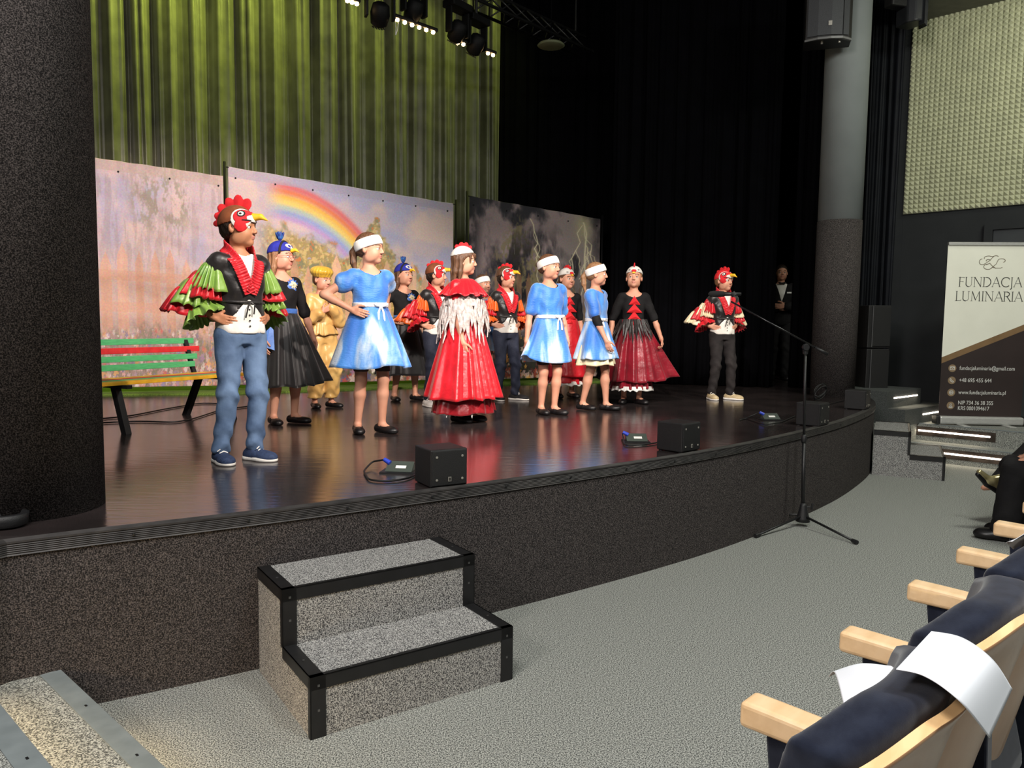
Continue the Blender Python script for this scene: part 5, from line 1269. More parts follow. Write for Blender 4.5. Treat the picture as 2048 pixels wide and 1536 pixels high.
            b.tube([tuple(P(0, .03, .084)), tuple(P(.02, .05, .082)), tuple(P(.034, .045, .07))], .003*k, 6)
            b.build('laces', sole, o)
        return o
    def shoes(s, kind='ballet', m=None):
        for sd in 'LR': s.shoe(sd, kind, m)
    def skirt(s, m, z0, z1, r0=(.118, .092), r1=.26, r1y=None, n=11, amp=.02, off=(0, 0), pulls=(), name='skirt', seed=0, nz=26, curve=.85, hemwave=.008, c0=(0, 0), rise=None, parent=None, sharp=0):
        k = s.k; nu = 200; r1y = r1y or r1*.88; rg = np.random.default_rng(seed)
        th = np.linspace(0, 2*PI, nu, endpoint=False); ph = th + .35*np.sin(th*2+seed)+.15*np.sin(th*3+seed*2); V = []
        wob = 1+.35*np.sin(3*th+seed*1.7)
        for i in range(nz+1):
            t = i/nz; z_ = z0+(z1-z0)*t; q = t**curve
            wv = np.sin(ph*n)+.3*np.sin(ph*(2*n+1)+seed)
            if sharp: wv = np.sign(wv)*np.abs(wv)**sharp
            rr = amp*q*wob*wv
            x = (r0[0]+(r1-r0[0])*q)*np.cos(th)+rr*np.cos(th)+c0[0]+(off[0])*q; y = (r0[1]+(r1y-r0[1])*q)*np.sin(th)+rr*np.sin(th)+c0[1]+off[1]*q
            zz = np.full(nu, z_)+hemwave*t*np.sin(ph*n*.5+seed)
            for (ang, amt, wd, up) in pulls:
                a_ = (th-math.radians(ang)+PI) % (2*PI)-PI; g_ = np.exp(-(a_/math.radians(wd))**2)*t**1.2
                x += amt*g_*math.cos(math.radians(ang)); y += amt*g_*math.sin(math.radians(ang)); zz += up*g_
            V.append(np.c_[x*k, y*k, zz*k+s.zoff])
        V = np.concatenate(V); i, j = np.meshgrid(np.arange(nz), np.arange(nu), indexing='ij'); q = (i*nu+j).ravel(); q2 = (i*nu+(j+1) % nu).ravel()
        o = mesh_obj(name, V, np.stack([q, q+nu, q2+nu, q2], 1), m, parent or s.root, smooth=True)
        md = o.modifiers.new('thickness', 'SOLIDIFY'); md.thickness = .004; md.offset = -1
        return o
    def band(s, m, z0, z1, grow=.016, name='sash', wr=.001):
        k = s.k; F = Fld(V3(-.2*k, -.16*k, s.z(z0)-.03), V3(.2*k, .16*k, s.z(z1)+.03), .0065)
        F.loft(s.rings, grow=grow*k, zlo=s.z(z0), zhi=s.z(z1), k=0); F.warp(lambda X, Y, Z: wr*np.sin(Z*300+X*14)); return F.build(name, m, s.root)
    def front(s, x, z, grow=.014):       # y of the front of the torso
        R_ = np.array(s.rings); k = s.k; Z = s.z(z); rx = np.interp(Z, R_[:, 0], R_[:, 1])+grow*k; ry = np.interp(Z, R_[:, 0], R_[:, 2])+grow*k; cy = np.interp(Z, R_[:, 0], R_[:, 4])
        t = max(0.0, 1-abs(x*k/rx)**2.3)**(1/2.3); return cy+ry*t
    def ruffle(s, c, a, r0, r1, L, m, n=13, amp=.016, seed=0, name='sleeve_ruffle', squash=1.0, parent=None):
        k = s.k; a = unit(a); u_ = unit(np.cross(a, V3(0, 1, .1))); v_ = np.cross(a, u_); nu = 150; nv = 9; V = []
        th = np.linspace(0, 2*PI, nu, endpoint=False); ph = th+.25*np.sin(2*th+seed)+.2*np.sin(3*th+2*seed)
        for i in range(nv+1):
            t = i/nv; q = t**.75; w_ = (np.sin(n*ph+seed)+.35*np.sin((2*n+1)*ph)); R_ = (r0+(r1-r0)*q+amp*q*w_)*k
            ax_ = (L*t - .5*amp*t*np.cos(n*ph+seed) - .02*q*q)*k
            V.append(c + np.outer(ax_, a) + np.outer(R_*np.cos(th), u_)*squash + np.outer(R_*np.sin(th), v_))
        V = np.concatenate(V); i, j = np.meshgrid(np.arange(nv), np.arange(nu), indexing='ij'); q = (i*nu+j).ravel(); q2 = (i*nu+(j+1) % nu).ravel()
        o = mesh_obj(name, V, np.stack([q, q2, q2+nu, q+nu], 1), m, parent or s.root, smooth=True)
        md = o.modifiers.new('thickness', 'SOLIDIFY'); md.thickness = .003
        return o
    def ruffle_arm(s, sd, cols, R=(.078, .098, .115, .120, .10), amp=.016):
        S_, E_, W, *_ = s.arm[sd]; down = V3(0, 0, -1.)
        g = 1 if sd == 'R' else -1
        ts = (0.16, .42, .68, .95)
        for i, (c_, t) in enumerate(zip(cols, ts)):
            p = S_+(E_-S_)*t; ax = unit(unit(E_-S_)*.18+down*.85); s.ruffle(p-ax*.025*s.k, ax, .050, R[i], .160, c_, seed=i*1.7+g, amp=amp)
        if len(cols) > 4:
            p = E_+(W-E_)*.42; ax = unit(unit(W-E_)*.7+down*.5); s.ruffle(p, ax, .042, R[4]*1.12, .115, cols[4], seed=9+g, amp=amp)
    def strip_ruffle(s, pts, wdt, m, n_per=55, amp=.010, name='collar_ruffle', nrm=None, parent=None):
        """pleated ribbon along a path; pts local metres, nrm = direction the pleats stand out"""
        P = np.array(pts, float); sarc = np.r_[0, np.cumsum(np.linalg.norm(np.diff(P, axis=0), axis=1))]; L = sarc[-1]; n = int(L*n_per*8); t = np.linspace(0, L, n)
        C = np.stack([np.interp(t, sarc, P[:, i]) for i in range(3)], 1)
        for _ in range(int(n/14)): C[1:-1] = .25*C[:-2]+.5*C[1:-1]+.25*C[2:]
        N_ = np.stack([np.interp(t, sarc, np.array(nrm)[:, i]) for i in range(3)], 1); N_ /= np.linalg.norm(N_, axis=1)[:, None]
        T = np.gradient(C, axis=0); T /= np.linalg.norm(T, axis=1)[:, None]; B = np.cross(T, N_); B /= np.linalg.norm(B, axis=1)[:, None]
        ph = t*n_per*2*PI; V = []; nv = 7
        for i in range(nv+1):
            v_ = i/nv-.5; e = .35+.65*abs(v_)*2
            V.append(C + B*(v_*wdt) + N_*(.006+amp*e*(.6+np.sin(ph+.8*np.sin(ph*.37)))+.010*abs(v_)*2)[:, None] + T*(amp*.5*e*np.cos(ph))[:, None])
        V = np.concatenate(V); i, j = np.meshgrid(np.arange(nv), np.arange(n-1), indexing='ij'); q = (i*n+j).ravel()
        o = mesh_obj(name, V, np.stack([q, q+1, q+1+n, q+n], 1), m, parent or s.root, smooth=True); md = o.modifiers.new('thickness', 'SOLIDIFY'); md.thickness = .003
        return o
    def vcollar(s, m, zbot=.93, wdt=.066):
        k = s.k; pts = []; nr_ = []
        for g in (1, -1):
            seq = []
            for (x, z_) in ((.0, zbot), (.022, zbot+.05), (.048, 1.05), (.064, 1.10)): seq.append((V3(g*x*k, s.front(x, z_, .022), s.z(z_)), V3(g*.2, 1, .2)))
            seq.append((V3(g*.070*k, .022*k, s.z(1.145)), V3(g*.8, .5, .6))); seq.append((V3(g*.066*k, -.03*k, s.z(1.185)), V3(g*1, -.2, .3))); seq.append((V3(g*.03*k, -.07*k, s.z(1.20)), V3(g*.3, -1, .3)))
            if g == -1: seq = seq[::-1]
            pts += [a for a, b in seq]; nr_ += [b for a, b in seq]
        return s.strip_ruffle(pts, wdt*k, m, nrm=nr_, n_per=62/k, amp=.0035)

HIP = dict(w=(.152, .005, .800), pole=(.75, -.9, -.9), d=(-.62, .74, -.22), n=(-.75, -.62, 0), curl=.28)
HANG = dict(w=(.185, .02, .66), pole=(.4, -1, 0), d=(-.05, .15, -1), n=(-1, 0, 0), curl=.4)
def P3(px, py): return tuple(G(px, py, ZS))
def rooster(px, py, yaw, H, label, cols, trs, sh, shm=None, base=felt_br, hy=0, hpitch=0, arms=None, feet=None, sk=skin, hair=h_dark, big=True, R=(.078, .098, .115, .120, .10)):
    p = Person(P3(px, py), yaw, H, label, group=None, head_yaw=hy, head_pitch=hpitch, arms=arms or {'L': HIP, 'R': HIP}, feet=feet, sk=sk)
    p.body(); p.hair(hair, 'short'); p.rooster_cap(big, base)
    k_ = p.k
    p.top(shirtm, zlo=.715, sleeve=.0, grow=.019, neck=.050, neckz=1.17, name='shirt', wr=.003)
    MB().raw([(g*.012*p.k, p.front(.03, 1.10, .02), p.z(1.095)) if 0 else (0, 0, 0) for g in (1,)]*3, [(0, 1, 2)]) if 0 else None
    p.top(s_black, zlo=.90, sleeve=1.7, grow=.004, neck=.066, neckz=1.15, name='sleeve_lining', wr=.001); p.top(s_black, zlo=.80, sleeve=.06, grow=.024, neck=.066, neckz=1.15, name='vest', wr=.005,
          vneck=lambda X, Y, Z: np.where(Y > 0, np.minimum(np.abs(X)-np.maximum(Z-.955, -1)*.42, np.maximum(np.abs(X)-.012-(.89-Z)*.9, Z-.90)), 1.0))
    b = MB(); 
    for i in range(4): z_ = .755+.03*i; b.lathe([(.005, 0), (.005, .002)], n=10, M=Matrix.Translation((0, p.front(0, z_, .022), p.z(z_))) @ Matrix.Rotation(-PI/2, 4, 'X'))
    b.build('shirt_button', felt_k, p.root)
    p.band(s_black, .878, .892, grow=.033, name='tie_cord'); 
    q = MB(); y = p.front(0, .885, .036); q.tube([(0, y, p.z(.885)), (.02, y+.01, p.z(.86)), (.03, y, p.z(.80))], .004).tube([(0, y, p.z(.885)), (-.02, y+.008, p.z(.87)), (-.018, y, p.z(.82))], .004).build('cord_end', s_black, p.root)
    p.vcollar(s_red)
    for sd in 'LR': p.ruffle_arm(sd, cols, R)
    p.trousers(trs, zhi=.77); p.shoes(sh, shm)
    return p
def bow(p, x, z, m, size=.035, name='bow', tails=True):
    k = p.k; y = p.front(x, z, .028); F = Fld(V3(x*k-.09, y-.05, p.z(z)-.16), V3(x*k+.09, y+.05, p.z(z)+.06), .005); c = V3(x*k, y+.006, p.z(z))
    for g in (-1, 1): F.ell(c+V3(g*size*.8*k, .004, .004), (size*.75*k, .010*k, size*.42*k), Ry(-g*.3), k=.004)
    F.ell(c, (.010*k, .011*k, .012*k), k=.002)
    if tails:
        for g in (-1, 1): F.cap(c, c+V3(g*.018*k, .004, -.05*k), .006*k, .008*k, k=.002); F.cap(c+V3(g*.018*k, .004, -.05*k), c+V3(g*.022*k, .010, -.11*k), .008*k, .009*k, k=.002)
    return F.build(name, m, p.root)
def rosette(p, x, z, m1, m2, r=.045):
    k = p.k; y = p.front(abs(x), z, .016); c = V3(x*k, y, p.z(z)); o = p.ruffle(c, (0.1*np.sign(x), 1, .1), .010, r, .012, m1, n=9, amp=.008, name='rosette')
    p.ruffle(c+V3(0, .008, 0), (0, 1, 0), .004, r*.62, .010, m2, n=7, amp=.007, name='rosette_center', seed=2)
def glasses(p):
    b = MB(); K = p.hk
    for g in (-1, 1):
        pts = [tuple(p.hp((g*.031+.020*math.cos(t), .098, .092+.015*math.sin(t)))) for t in np.linspace(0, 2*PI, 17)]; b.tube(pts, .0014*K, 6)
        b.tube([tuple(p.hp((g*.051, .096, .096))), tuple(p.hp((g*.074, .05, .098))), tuple(p.hp((g*.080, .0, .097)))], .0013*K, 6)
    b.tube([tuple(p.hp((-.011, .099, .094))), tuple(p.hp((.011, .099, .094)))], .0014*K, 6); b.build('glasses', mat('glasses_pink', (190, 110, 110), rough=0.3), p.root)

# ================================================================== THE CHILDREN
# boy nearest the camera
rooster(486, 921, -42, 1.40, 'boy in brown rooster cap, green and red ruffled sleeves and blue jeans', (s_green, s_red, s_green, s_red, s_green), denim, 'sneaker', navyshoe, hy=38, hpitch=2,
        feet={'R': (.115, -.03, 8), 'L': (.060, .02, 20)}, sk=skin_tan, hair=h_dark, R=(.100, .118, .124, .116, .10))
# girl with glasses
p = Person(P3(567, 847), -42, 1.37, 'girl with glasses, blue bird cap, black top, blue sash and black skirt', head_yaw=30, arms={'L': dict(w=(.27, .05, .60), pole=(.6, -1, 0), d=(.1, .2, -1), n=(-1, 0, 0), curl=.7), 'R': dict(w=(.20, .05, .66), pole=(.4, -1, 0), n=(-1, 0, 0))}, feet={'R': (.075, -.02, 10), 'L': (.085, .02, 25)})
p.body(); p.hair(h_light, 'long'); p.peacock_cap(); glasses(p); p.top(blackcloth, zlo=.80, sleeve=1.05, neck=.088, neckz=1.175); p.band(sashblue, .855, .895, grow=.020)
p.skirt(s_skirtk, .865, .30, r1=.255, n=12, amp=.022, pulls=((160, .12, 30, .03),), seed=3)
MB().raw([tuple(V3(.115*p.k, .05*p.k, p.z(.87))), tuple(V3(.145*p.k, .02*p.k, p.z(.87))), tuple(V3(.20*p.k, .10*p.k, p.z(.60))), tuple(V3(.155*p.k, .14*p.k, p.z(.58))), tuple(V3(.115*p.k, .055*p.k, p.z(.87))), tuple(V3(.145*p.k, .025*p.k, p.z(.87))), tuple(V3(.20*p.k, .105*p.k, p.z(.60))), tuple(V3(.155*p.k, .145*p.k, p.z(.58)))],
         [(0, 1, 2, 3), (4, 7, 6, 5), (0, 4, 5, 1), (1, 5, 6, 2), (2, 6, 7, 3), (3, 7, 4, 0)]).build('sash_tail', sashblue, p.root)
rosette(p, -.05, 1.075, sashblue, s_cream); p.shoes()
# child in gold
p = Person(P3(645, 815), -50, 1.25, 'child in gold satin blouse, gold bloomers and gold beret', head_yaw=20, head_pitch=-6, arms={'R': dict(w=(.07, .16, .97), pole=(.6, -.2, -1), d=(-.8, .2, .5), n=(0, -1, 0), curl=.4), 'L': dict(w=(.02, .17, 1.03), pole=(.6, -.2, -1), d=(-.1, .1, 1), n=(0, -1, 0), curl=.5)}, feet={'R': (.075, -.02, 10), 'L': (.085, .02, 25)})
p.body(); p.hair(h_brown, 'short'); p.beret(); p.top(s_gold, zlo=.80, sleeve=1.85, grow=.026, neck=.060, neckz=1.165, wr=.007, name='blouse')
p.skirt(s_gold, .87, .74, r0=(.118, .092), r1=.165, r1y=.14, n=14, amp=.010, seed=5, name='peplum', nz=8); p.trousers(s_gold, grow=.022, wr=.007, puff=.028, low=.10, name='bloomers')
for sd in 'LR': p.ruffle(p.leg[sd][2]+V3(0, 0, .045), (0, 0, -1), .036, .052, .035, s_gold, n=10, amp=.006, name='ankle_ruffle')
p.shoes()
# girl 4, nearest blue dress
def blue_girl(px, py, yaw, H, label, hy, arms, feet, hair, hem=.50, sleeve=.55, puff=True, r1=.25, seed=1, pulls=(), ribz=.86, under=None, style='tail', bx=.03, flare=.021, hp_=0, off=(0, 0), black_sleeves=False):
    p = Person(P3(px, py), yaw, H, label, head_yaw=hy, head_pitch=hp_, arms=arms, feet=feet); p.body(); p.hair(hair, style); p.headband()
    p.top(blackcloth, zlo=.85, sleeve=1.35 if black_sleeves else .1, grow=.008, neck=.070, neckz=1.165, name='undershirt', wr=.001)
    p.top(velour, zlo=ribz-.03, sleeve=sleeve, grow=.023, neck=.080, neckz=1.168, puff=puff, name='bodice', wr=.005)
    o = p.skirt(velour, ribz+.005, hem, r0=(.118, .094), r1=r1, n=7, amp=flare, seed=seed, pulls=pulls, curve=.95, nz=24, hemwave=.012, off=off)
    if under: p.skirt(s_cream, ribz-.1, under, r0=(.12, .10), r1=r1-.02, n=9, amp=.016, seed=seed+1, name='underskirt', off=off)
    p.band(ribbonw, ribz-.014, ribz+.018, grow=.030, name='waist_ribbon'); bow(p, bx, ribz, ribbonw)
    p.trousers(mat('shorts_brown', (64, 46, 42), rough=0.8), zhi=.72, grow=.004, wr=0, low=.44, name='shorts'); p.shoes(); return p
blue_girl(741, 865, -60, 1.40, 'girl in shiny blue dress with puffed sleeves, one hand on her hip', 48, {'L': dict(w=(.13, -.12, .80), pole=(.5, -1, 0), d=(-.5, -.2, -.8)), 'R': dict(w=(.150, .055, .865), pole=(1, -.3, .35), d=(-.55, .80, -.25), n=(-.8, -.5, -.2), curl=.3)}, {'R': (.085, -.03, 10), 'L': (.075, .03, 25)}, h_brown, hem=.475, sleeve=.35, r1=.275, ribz=.90, seed=2, bx=-.04, flare=.026)
# girl 5, black, peacock cap
p = Person(P3(808, 801), -55, 1.35, 'girl in black and blue bird cap without glasses, beside an orange ruffled sleeve', head_yaw=22, arms={'R': dict(w=(.150, .06, .82), pole=(1, -.5, 0), d=(-.7, .7, -.1), n=(-.6, -.7, 0), curl=.3), 'L': HANG}, feet={'R': (.10, -.02, 10), 'L': (.12, .02, 25)})
p.body(); p.hair(h_brown, 'long'); p.peacock_cap(); p.top(blackcloth, zlo=.80, sleeve=.95, neck=.085, neckz=1.172); p.band(sashblue, .855, .880, grow=.019)
p.skirt(s_skirtk, .865, .27, r1=.28, n=12, amp=.022, seed=6, pulls=((170, .06, 30, .02),)); rosette(p, -.045, 1.06, sashblue, s_cream); p.shoes()
# rooster with orange sleeves
rooster(872, 812, -50, 1.32, 'boy in brown rooster cap with orange ruffled sleeves, left of the feathered gown', (s_orange, s_red, s_red, s_orange, s_red), navy, 'sneaker', felt_w, hy=42, feet={'R': (.085, -.02, 8), 'L': (.085, .02, 20)}, big=False)
# girl in the red gown with feathers
p = Person(P3(926, 843), -28, 1.37, 'girl in long red gown with white feather shawl and white cap', head_yaw=28, arms={'R': dict(w=(.165, .10, .63), pole=(.4, -1, 0), d=(-.02, .30, -1), n=(-1, .2, 0), curl=.55), 'L': HANG}, feet={'R': (.05, -.02, 5), 'L': (.06, .03, 10)})
p.body(); p.hair(h_brown, 'loose', lock=(((-.01, .088, .155), (-.02, .094, .10), .008, .003), ((.03, .080, .155), (.035, .086, .10), .009, .003), ((.055, .055, .15), (.062, .052, .08), .012, .004)))
p.cap(felt_w, .130, 0.5); p.comb(felt_red, [(.046, .208, .016, .018, -18), (.014, .226, .022, .024, 0), (-.022, .228, .022, .024, 10), (-.058, .214, .020, .020, 30)])
p.skirt(s_red, .93, .205, r0=(.125, .10), r1=.335, n=15, amp=.020, seed=4, nz=34, curve=1.0, name='gown'); p.skirt(s_dred, .40, .085, r0=(.20, .18), r1=.275, n=13, amp=.014, seed=8, name='underskirt')
p.top(s_red, zlo=.86, sleeve=.4, grow=.016, name='bodice')
hm = p.root; fr_ = MB(); r_g = np.random.default_rng(5); k = p.k
for i in range(7):
    a = 2*PI*i/7; fr_.raw([tuple(V3(.24*math.cos(a-.05), .22*math.sin(a-.05), .09)*k), tuple(V3(.24*math.cos(a+.05), .22*math.sin(a+.05), .09)*k), tuple(V3(.25*math.cos(a), .23*math.sin(a), .055)*k), tuple(V3(.235*math.cos(a), .215*math.sin(a), .085)*k)], [(0, 1, 2), (0, 2, 3), (1, 3, 2), (0, 3, 1)])
fr_.build('hem_point', felt_w, hm)
sh_ = MB()
for row, (zt, rt, L, nn) in enumerate(((1.06, .150, .20, 34), (.99, .185, .22, 34), (.93, .200, .25, 30))):
    for i in range(nn):
        a = 2*PI*(i+r_g.uniform(-.3, .3))/nn; l = L*r_g.uniform(.75, 1.25); wd_ = .017*r_g.uniform(.7, 1.3); ry = rt*.80
        T_ = V3(-math.sin(a), math.cos(a), 0); pr_ = []
        for t in (0, .25, .5, .75, 1.0):
            rr = rt+.035*t**.8+.006*math.sin(9*t+i); ww = wd_*(.7, 1.0, 1.05, .75, .12)[int(t*4)]; c_ = V3(rr*math.cos(a), (rr-.03)*math.sin(a), zt-l*t)+T_*.012*math.sin(5*t+i*2.1)
            pr_.append((c_-T_*ww, c_+T_*ww, c_+V3(math.cos(a), math.sin(a), 0)*.006))
        vv = [tuple(q*k) for tri in pr_ for q in tri]; ff = []
        for j in range(4):
            b_ = 3*j; ff += [(b_, b_+2, b_+5, b_+3), (b_+2, b_+1, b_+4, b_+5), (b_+1, b_, b_+3, b_+4)]
        sh_.raw(vv, ff)
sh_.build('feather_shawl', feather, p.root)
p.skirt(feather, 1.10, .93, r0=(.10, .075), r1=.20, r1y=.165, n=10, amp=.006, name='shawl_base', seed=3, nz=8)
p.skirt(s_red, 1.155, 1.02, r0=(.080, .066), r1=.225, r1y=.180, n=30, amp=.010, seed=2, nz=12, curve=.8, name='pleated_collar', hemwave=.01); p.shoes()
# child mostly hidden behind
p = Person(P3(964, 789), -60, 1.30, 'child in white headband mostly hidden behind the feather shawl', head_yaw=20, arms={'L': HANG, 'R': HANG}); p.body(); p.hair(h_brown, 'tail'); p.headband(); p.top(velour, zlo=.8, sleeve=.5, name='bodice'); p.skirt(velour, .865, .52, r1=.20, n=7, amp=.02, seed=3); p.shoes()
# rooster right of the gown
rooster(1010, 800, -58, 1.345, 'boy in rooster cap and navy trousers, right of the feathered gown', (s_orange, s_red, s_orange, s_red, s_orange), navy, 'sneaker', felt_k, hy=30, feet={'R': (.085, -.02, 8), 'L': (.11, .03, 38)}, base=h_brown, big=False, R=(.075, .09, .10, .10, .09))
# blue dress 2
blue_girl(1094, 828, -62, 1.375, 'girl in loose blue dress holding out her hem, middle of three blue dresses', 30, {'R': dict(w=(.235, .02, .62), pole=(.5, -1, 0), d=(.25, .15, -1), n=(-1, 0, 0), curl=.75), 'L': HANG}, {'R': (.045, -.03, 5), 'L': (.055, .03, 25)}, h_brown, hem=.47, sleeve=.75, puff=False, r1=.215, seed=6, ribz=.86, pulls=((20, .10, 30, .05),), bx=-.05, flare=.018, style='bun')
# red skirt girl behind
def red_girl(px, py, yaw, H, label, hy, arms, skirtm, hair, pulls, r1, style, seed, strips_, feet=None, trim_=True, hp_=0):
    p = Person(P3(px, py), yaw, H, label, head_yaw=hy, head_pitch=hp_, arms=arms, feet=feet); p.body(); p.hair(hair, style); p.hen_cap(); p.top(blackcloth, zlo=.80, sleeve=.95, neck=.092, neckz=1.17)
    p.skirt(skirtm, .865, .235, r1=r1, n=11, amp=.022, seed=seed, pulls=pulls, nz=30); p.skirt(s_wine if skirtm is s_wine else s_red, .45, .165, r0=(.17, .15), r1=r1-.045, n=12, amp=.014, seed=seed+1, name='underskirt')
    p.skirt(white_m, .19, .145, r0=(r1-.048, (r1-.048)*.88), r1=r1-.035, n=24, amp=.008, seed=seed+2, name='lace_hem', nz=5)
    k = p.k
    for i, (z_, w_) in enumerate(((1.095, .058), (1.015, .078), (.940, .070), (.870, .056))):
        y = p.front(0, z_-.03, .026); y2 = y+.014
        MB().raw([(-w_*k, y, p.z(z_-.078)), (w_*k, y, p.z(z_-.078)), (.004*k, y-.004, p.z(z_+.01)), (-.01*k, y2+.006, p.z(z_-.045)), (-w_*k, y-.006, p.z(z_-.082)), (w_*k, y-.006, p.z(z_-.082))],
                 [(0, 3, 2), (3, 1, 2), (0, 1, 3), (0, 4, 5, 1), (4, 0, 2), (5, 2, 1), (4, 2, 5)]).build('felt_triangle', felt_red, p.root)
    if strips_:
        mb = MB(); rg = np.random.default_rng(seed)
        for i in range(44):
            a = 2*PI*i/44+rg.uniform(-.05, .05); L = rg.uniform(.14, .30); T_ = V3(-math.sin(a), math.cos(a), 0); O = V3(math.cos(a), math.sin(a), 0); pv = []
            for t in (0, .35, .7, 1):
                rr = .128+.14*t*L/.3+.008*math.sin(i+5*t); c_ = V3(rr*math.cos(a), rr*.88*math.sin(a), .87-L*t)+T_*.01*math.sin(i*1.7+4*t); ww = .013*(1, 1.1, .8, .15)[(0, .35, .7, 1).index(t)]; pv += [c_-T_*ww, c_+T_*ww, c_+O*.008]
            ff = []
            for j in range(3): b_ = 3*j; ff += [(b_, b_+2, b_+5, b_+3), (b_+2, b_+1, b_+4, b_+5), (b_+1, b_, b_+3, b_+4)]
            mb.raw([tuple(q*k) for q in pv], ff)
        mb.build('satin_strips', s_black, p.root)
    p.shoes(); return p
red_girl(1130, 795, -72, 1.36, 'girl in black top and red skirt behind the middle blue dress', 15, {'L': HANG, 'R': HANG}, s_red, h_brown, (), .25, 'tail', 12, False)
# blue dress 3
blue_girl(1188, 820, -30, 1.34, 'girl in blue dress with black undersleeves, stepping forward, rightmost blue dress', 22, {'R': dict(w=(.13, .17, .66), pole=(.5, -1, 0), d=(-.1, .35, -1), n=(-1, 0, 0), curl=.45), 'L': dict(w=(.19, .04, .66), pole=(.5, -1, 0))}, {'R': (.05, -.10, 5), 'L': (.05, .10, 5)}, h_light, hem=.50, sleeve=.70, puff=False, r1=.225, seed=9, ribz=.86, under=.44, bx=.06, flare=.018, pulls=((200, .05, 35, .0),), style='tail', black_sleeves=True)
# wine skirt girl
red_girl(1262, 807, -92, 1.35, 'girl facing forward in black top and wide wine red skirt', -10, {'L': dict(w=(.30, .07, .63), pole=(.5, -1, 0), d=(.2, .2, -1), n=(-1, 0, 0), curl=.9), 'R': dict(w=(.235, .07, .67), pole=(.6, -1, 0), d=(-.1, .2, -1), n=(-1, 0, 0), curl=.5)}, s_wine, h_light, ((180, .20, 26, .05),), .26, 'tail', 21, True, {'R': (.075, -.02, 12), 'L': (.08, .0, 30)}, hp_=6)
# rooster at the microphone
rooster(1440, 799, -75, 1.36, 'child in rooster cap with red and cream ruffled sleeves, alone at right', (s_red, s_cream, s_red, s_cream, s_red), trous, 'sneaker', beige, hy=22, feet={'R': (.095, -.02, 8), 'L': (.11, .02, 35)}, base=felt_red, hair=h_light, big=False, R=(.078, .098, .115, .120, .10))
# man in the wings
a = AT(1557, 700, 11.2); p = Person((a[0], a[1], ZS), -100, 1.70, 'person in a dark suit and bow tie standing in the dark between the drapes', adult=True, arms={'R': dict(w=(.05, .14, .86), pole=(1, -.4, 0), d=(-1, .2, 0), n=(0, -1, 0)), 'L': dict(w=(.03, .17, .88), pole=(1, -.4, 0), d=(-1, .2, 0), n=(0, -1, 0))})
p.body(h=.013, hf=.007); p.hair(h_dark, 'short'); p.top(shirtm, zlo=.75, sleeve=0, grow=.008, neck=.048, neckz=1.19, name='shirt')
p.top(blackcloth, zlo=.66, sleeve=1.9, grow=.024, neck=.052, neckz=1.16, name='jacket', vneck=lambda X, Y, Z: np.where(Y > 0, np.abs(X)-(Z-.93)*.30, 1.0)); p.trousers(blackcloth); p.shoes('sneaker_dark', leatherb)
bow(p, 0, 1.155, felt_k, .03, 'bow_tie', False)
MB().box((-.105*p.k, p.front(.08, 1.04, .026), p.z(1.035)), (-.055*p.k, p.front(.08, 1.04, .034), p.z(1.052))).build('pocket_square', white_m, p.root)

# ================================================================== THEATRE SEATS
eR = np.array([.70, .714]); gR = np.array([-.714, .70])
def woodmat():
    m = mat('beech_veneer', (214, 170, 130), (186, 140, 102), 3.0, 0.32, spec=0.5, stretch=(2.4, 2.4, .35), lo=.3, hi=.7, coat=.3, detail=6)
    return m
beech = woodmat(); beech_edge = mat('beech_edge', (244, 208, 156), (230, 188, 134), 4, 0.5, stretch=(1, 8, 8), lo=.4, hi=.6); arm_m = mat('beech_arm', (244, 210, 168), (232, 194, 148), 5, 0.35, stretch=(1, 5, 5), coat=.25)
navyfab = mat('navy_upholstery', (38, 43, 58), (28, 32, 46), 30, 1.0, bump=.06, bscale=500, sheen=.25, spec=.05)
def yb_(x, z): return -.44 + .07*(x/.26)**2 + (.90-z)*.26*1.0 - .03*np.clip(.55-z, 0, 1)
def zt_(x): 
    a = np.clip((np.abs(x)-.09)/.17, 0, 1); return .915 - .05*a*a*(3-2*a)
def seat_shell_mesh():
    nx, nz = 44, 40; xs = np.linspace(-.231, .231, nx); V = []
    for side in (0, 1):
        for i in range(nx):
            for j in range(nz+1):
                t = j/nz; w_ = 1-.10*(1-t)**2; x = xs[i]*w_; z = .30+(zt_(xs[i])-.30)*t
                y = yb_(x, z) - (.0 if side == 0 else .018); y += .012*math.exp(-((t-1)/.06)**2)*-1
                V.append((x, y, z))
    n1 = nz+1; N_ = nx*n1; F = []; M = []
    for i in range(nx-1):
        for j in range(nz):
            a = i*n1+j; F.append((a, a+1, a+n1+1, a+n1)); M.append(0); b = a+N_; F.append((b, b+n1, b+n1+1, b+1)); M.append(0)
    for i in range(nx-1): a = i*n1+nz; F.append((a, a+N_, a+N_+n1, a+n1)); M.append(1); a = i*n1; F.append((a, a+n1, a+N_+n1, a+N_)); M.append(1)
    for j in range(nz): a = j; F.append((a, a+N_, a+N_+1, a+1)); M.append(1); a = (nx-1)*n1+j; F.append((a, a+1, a+N_+1, a+N_)); M.append(1)
    return V, F, M
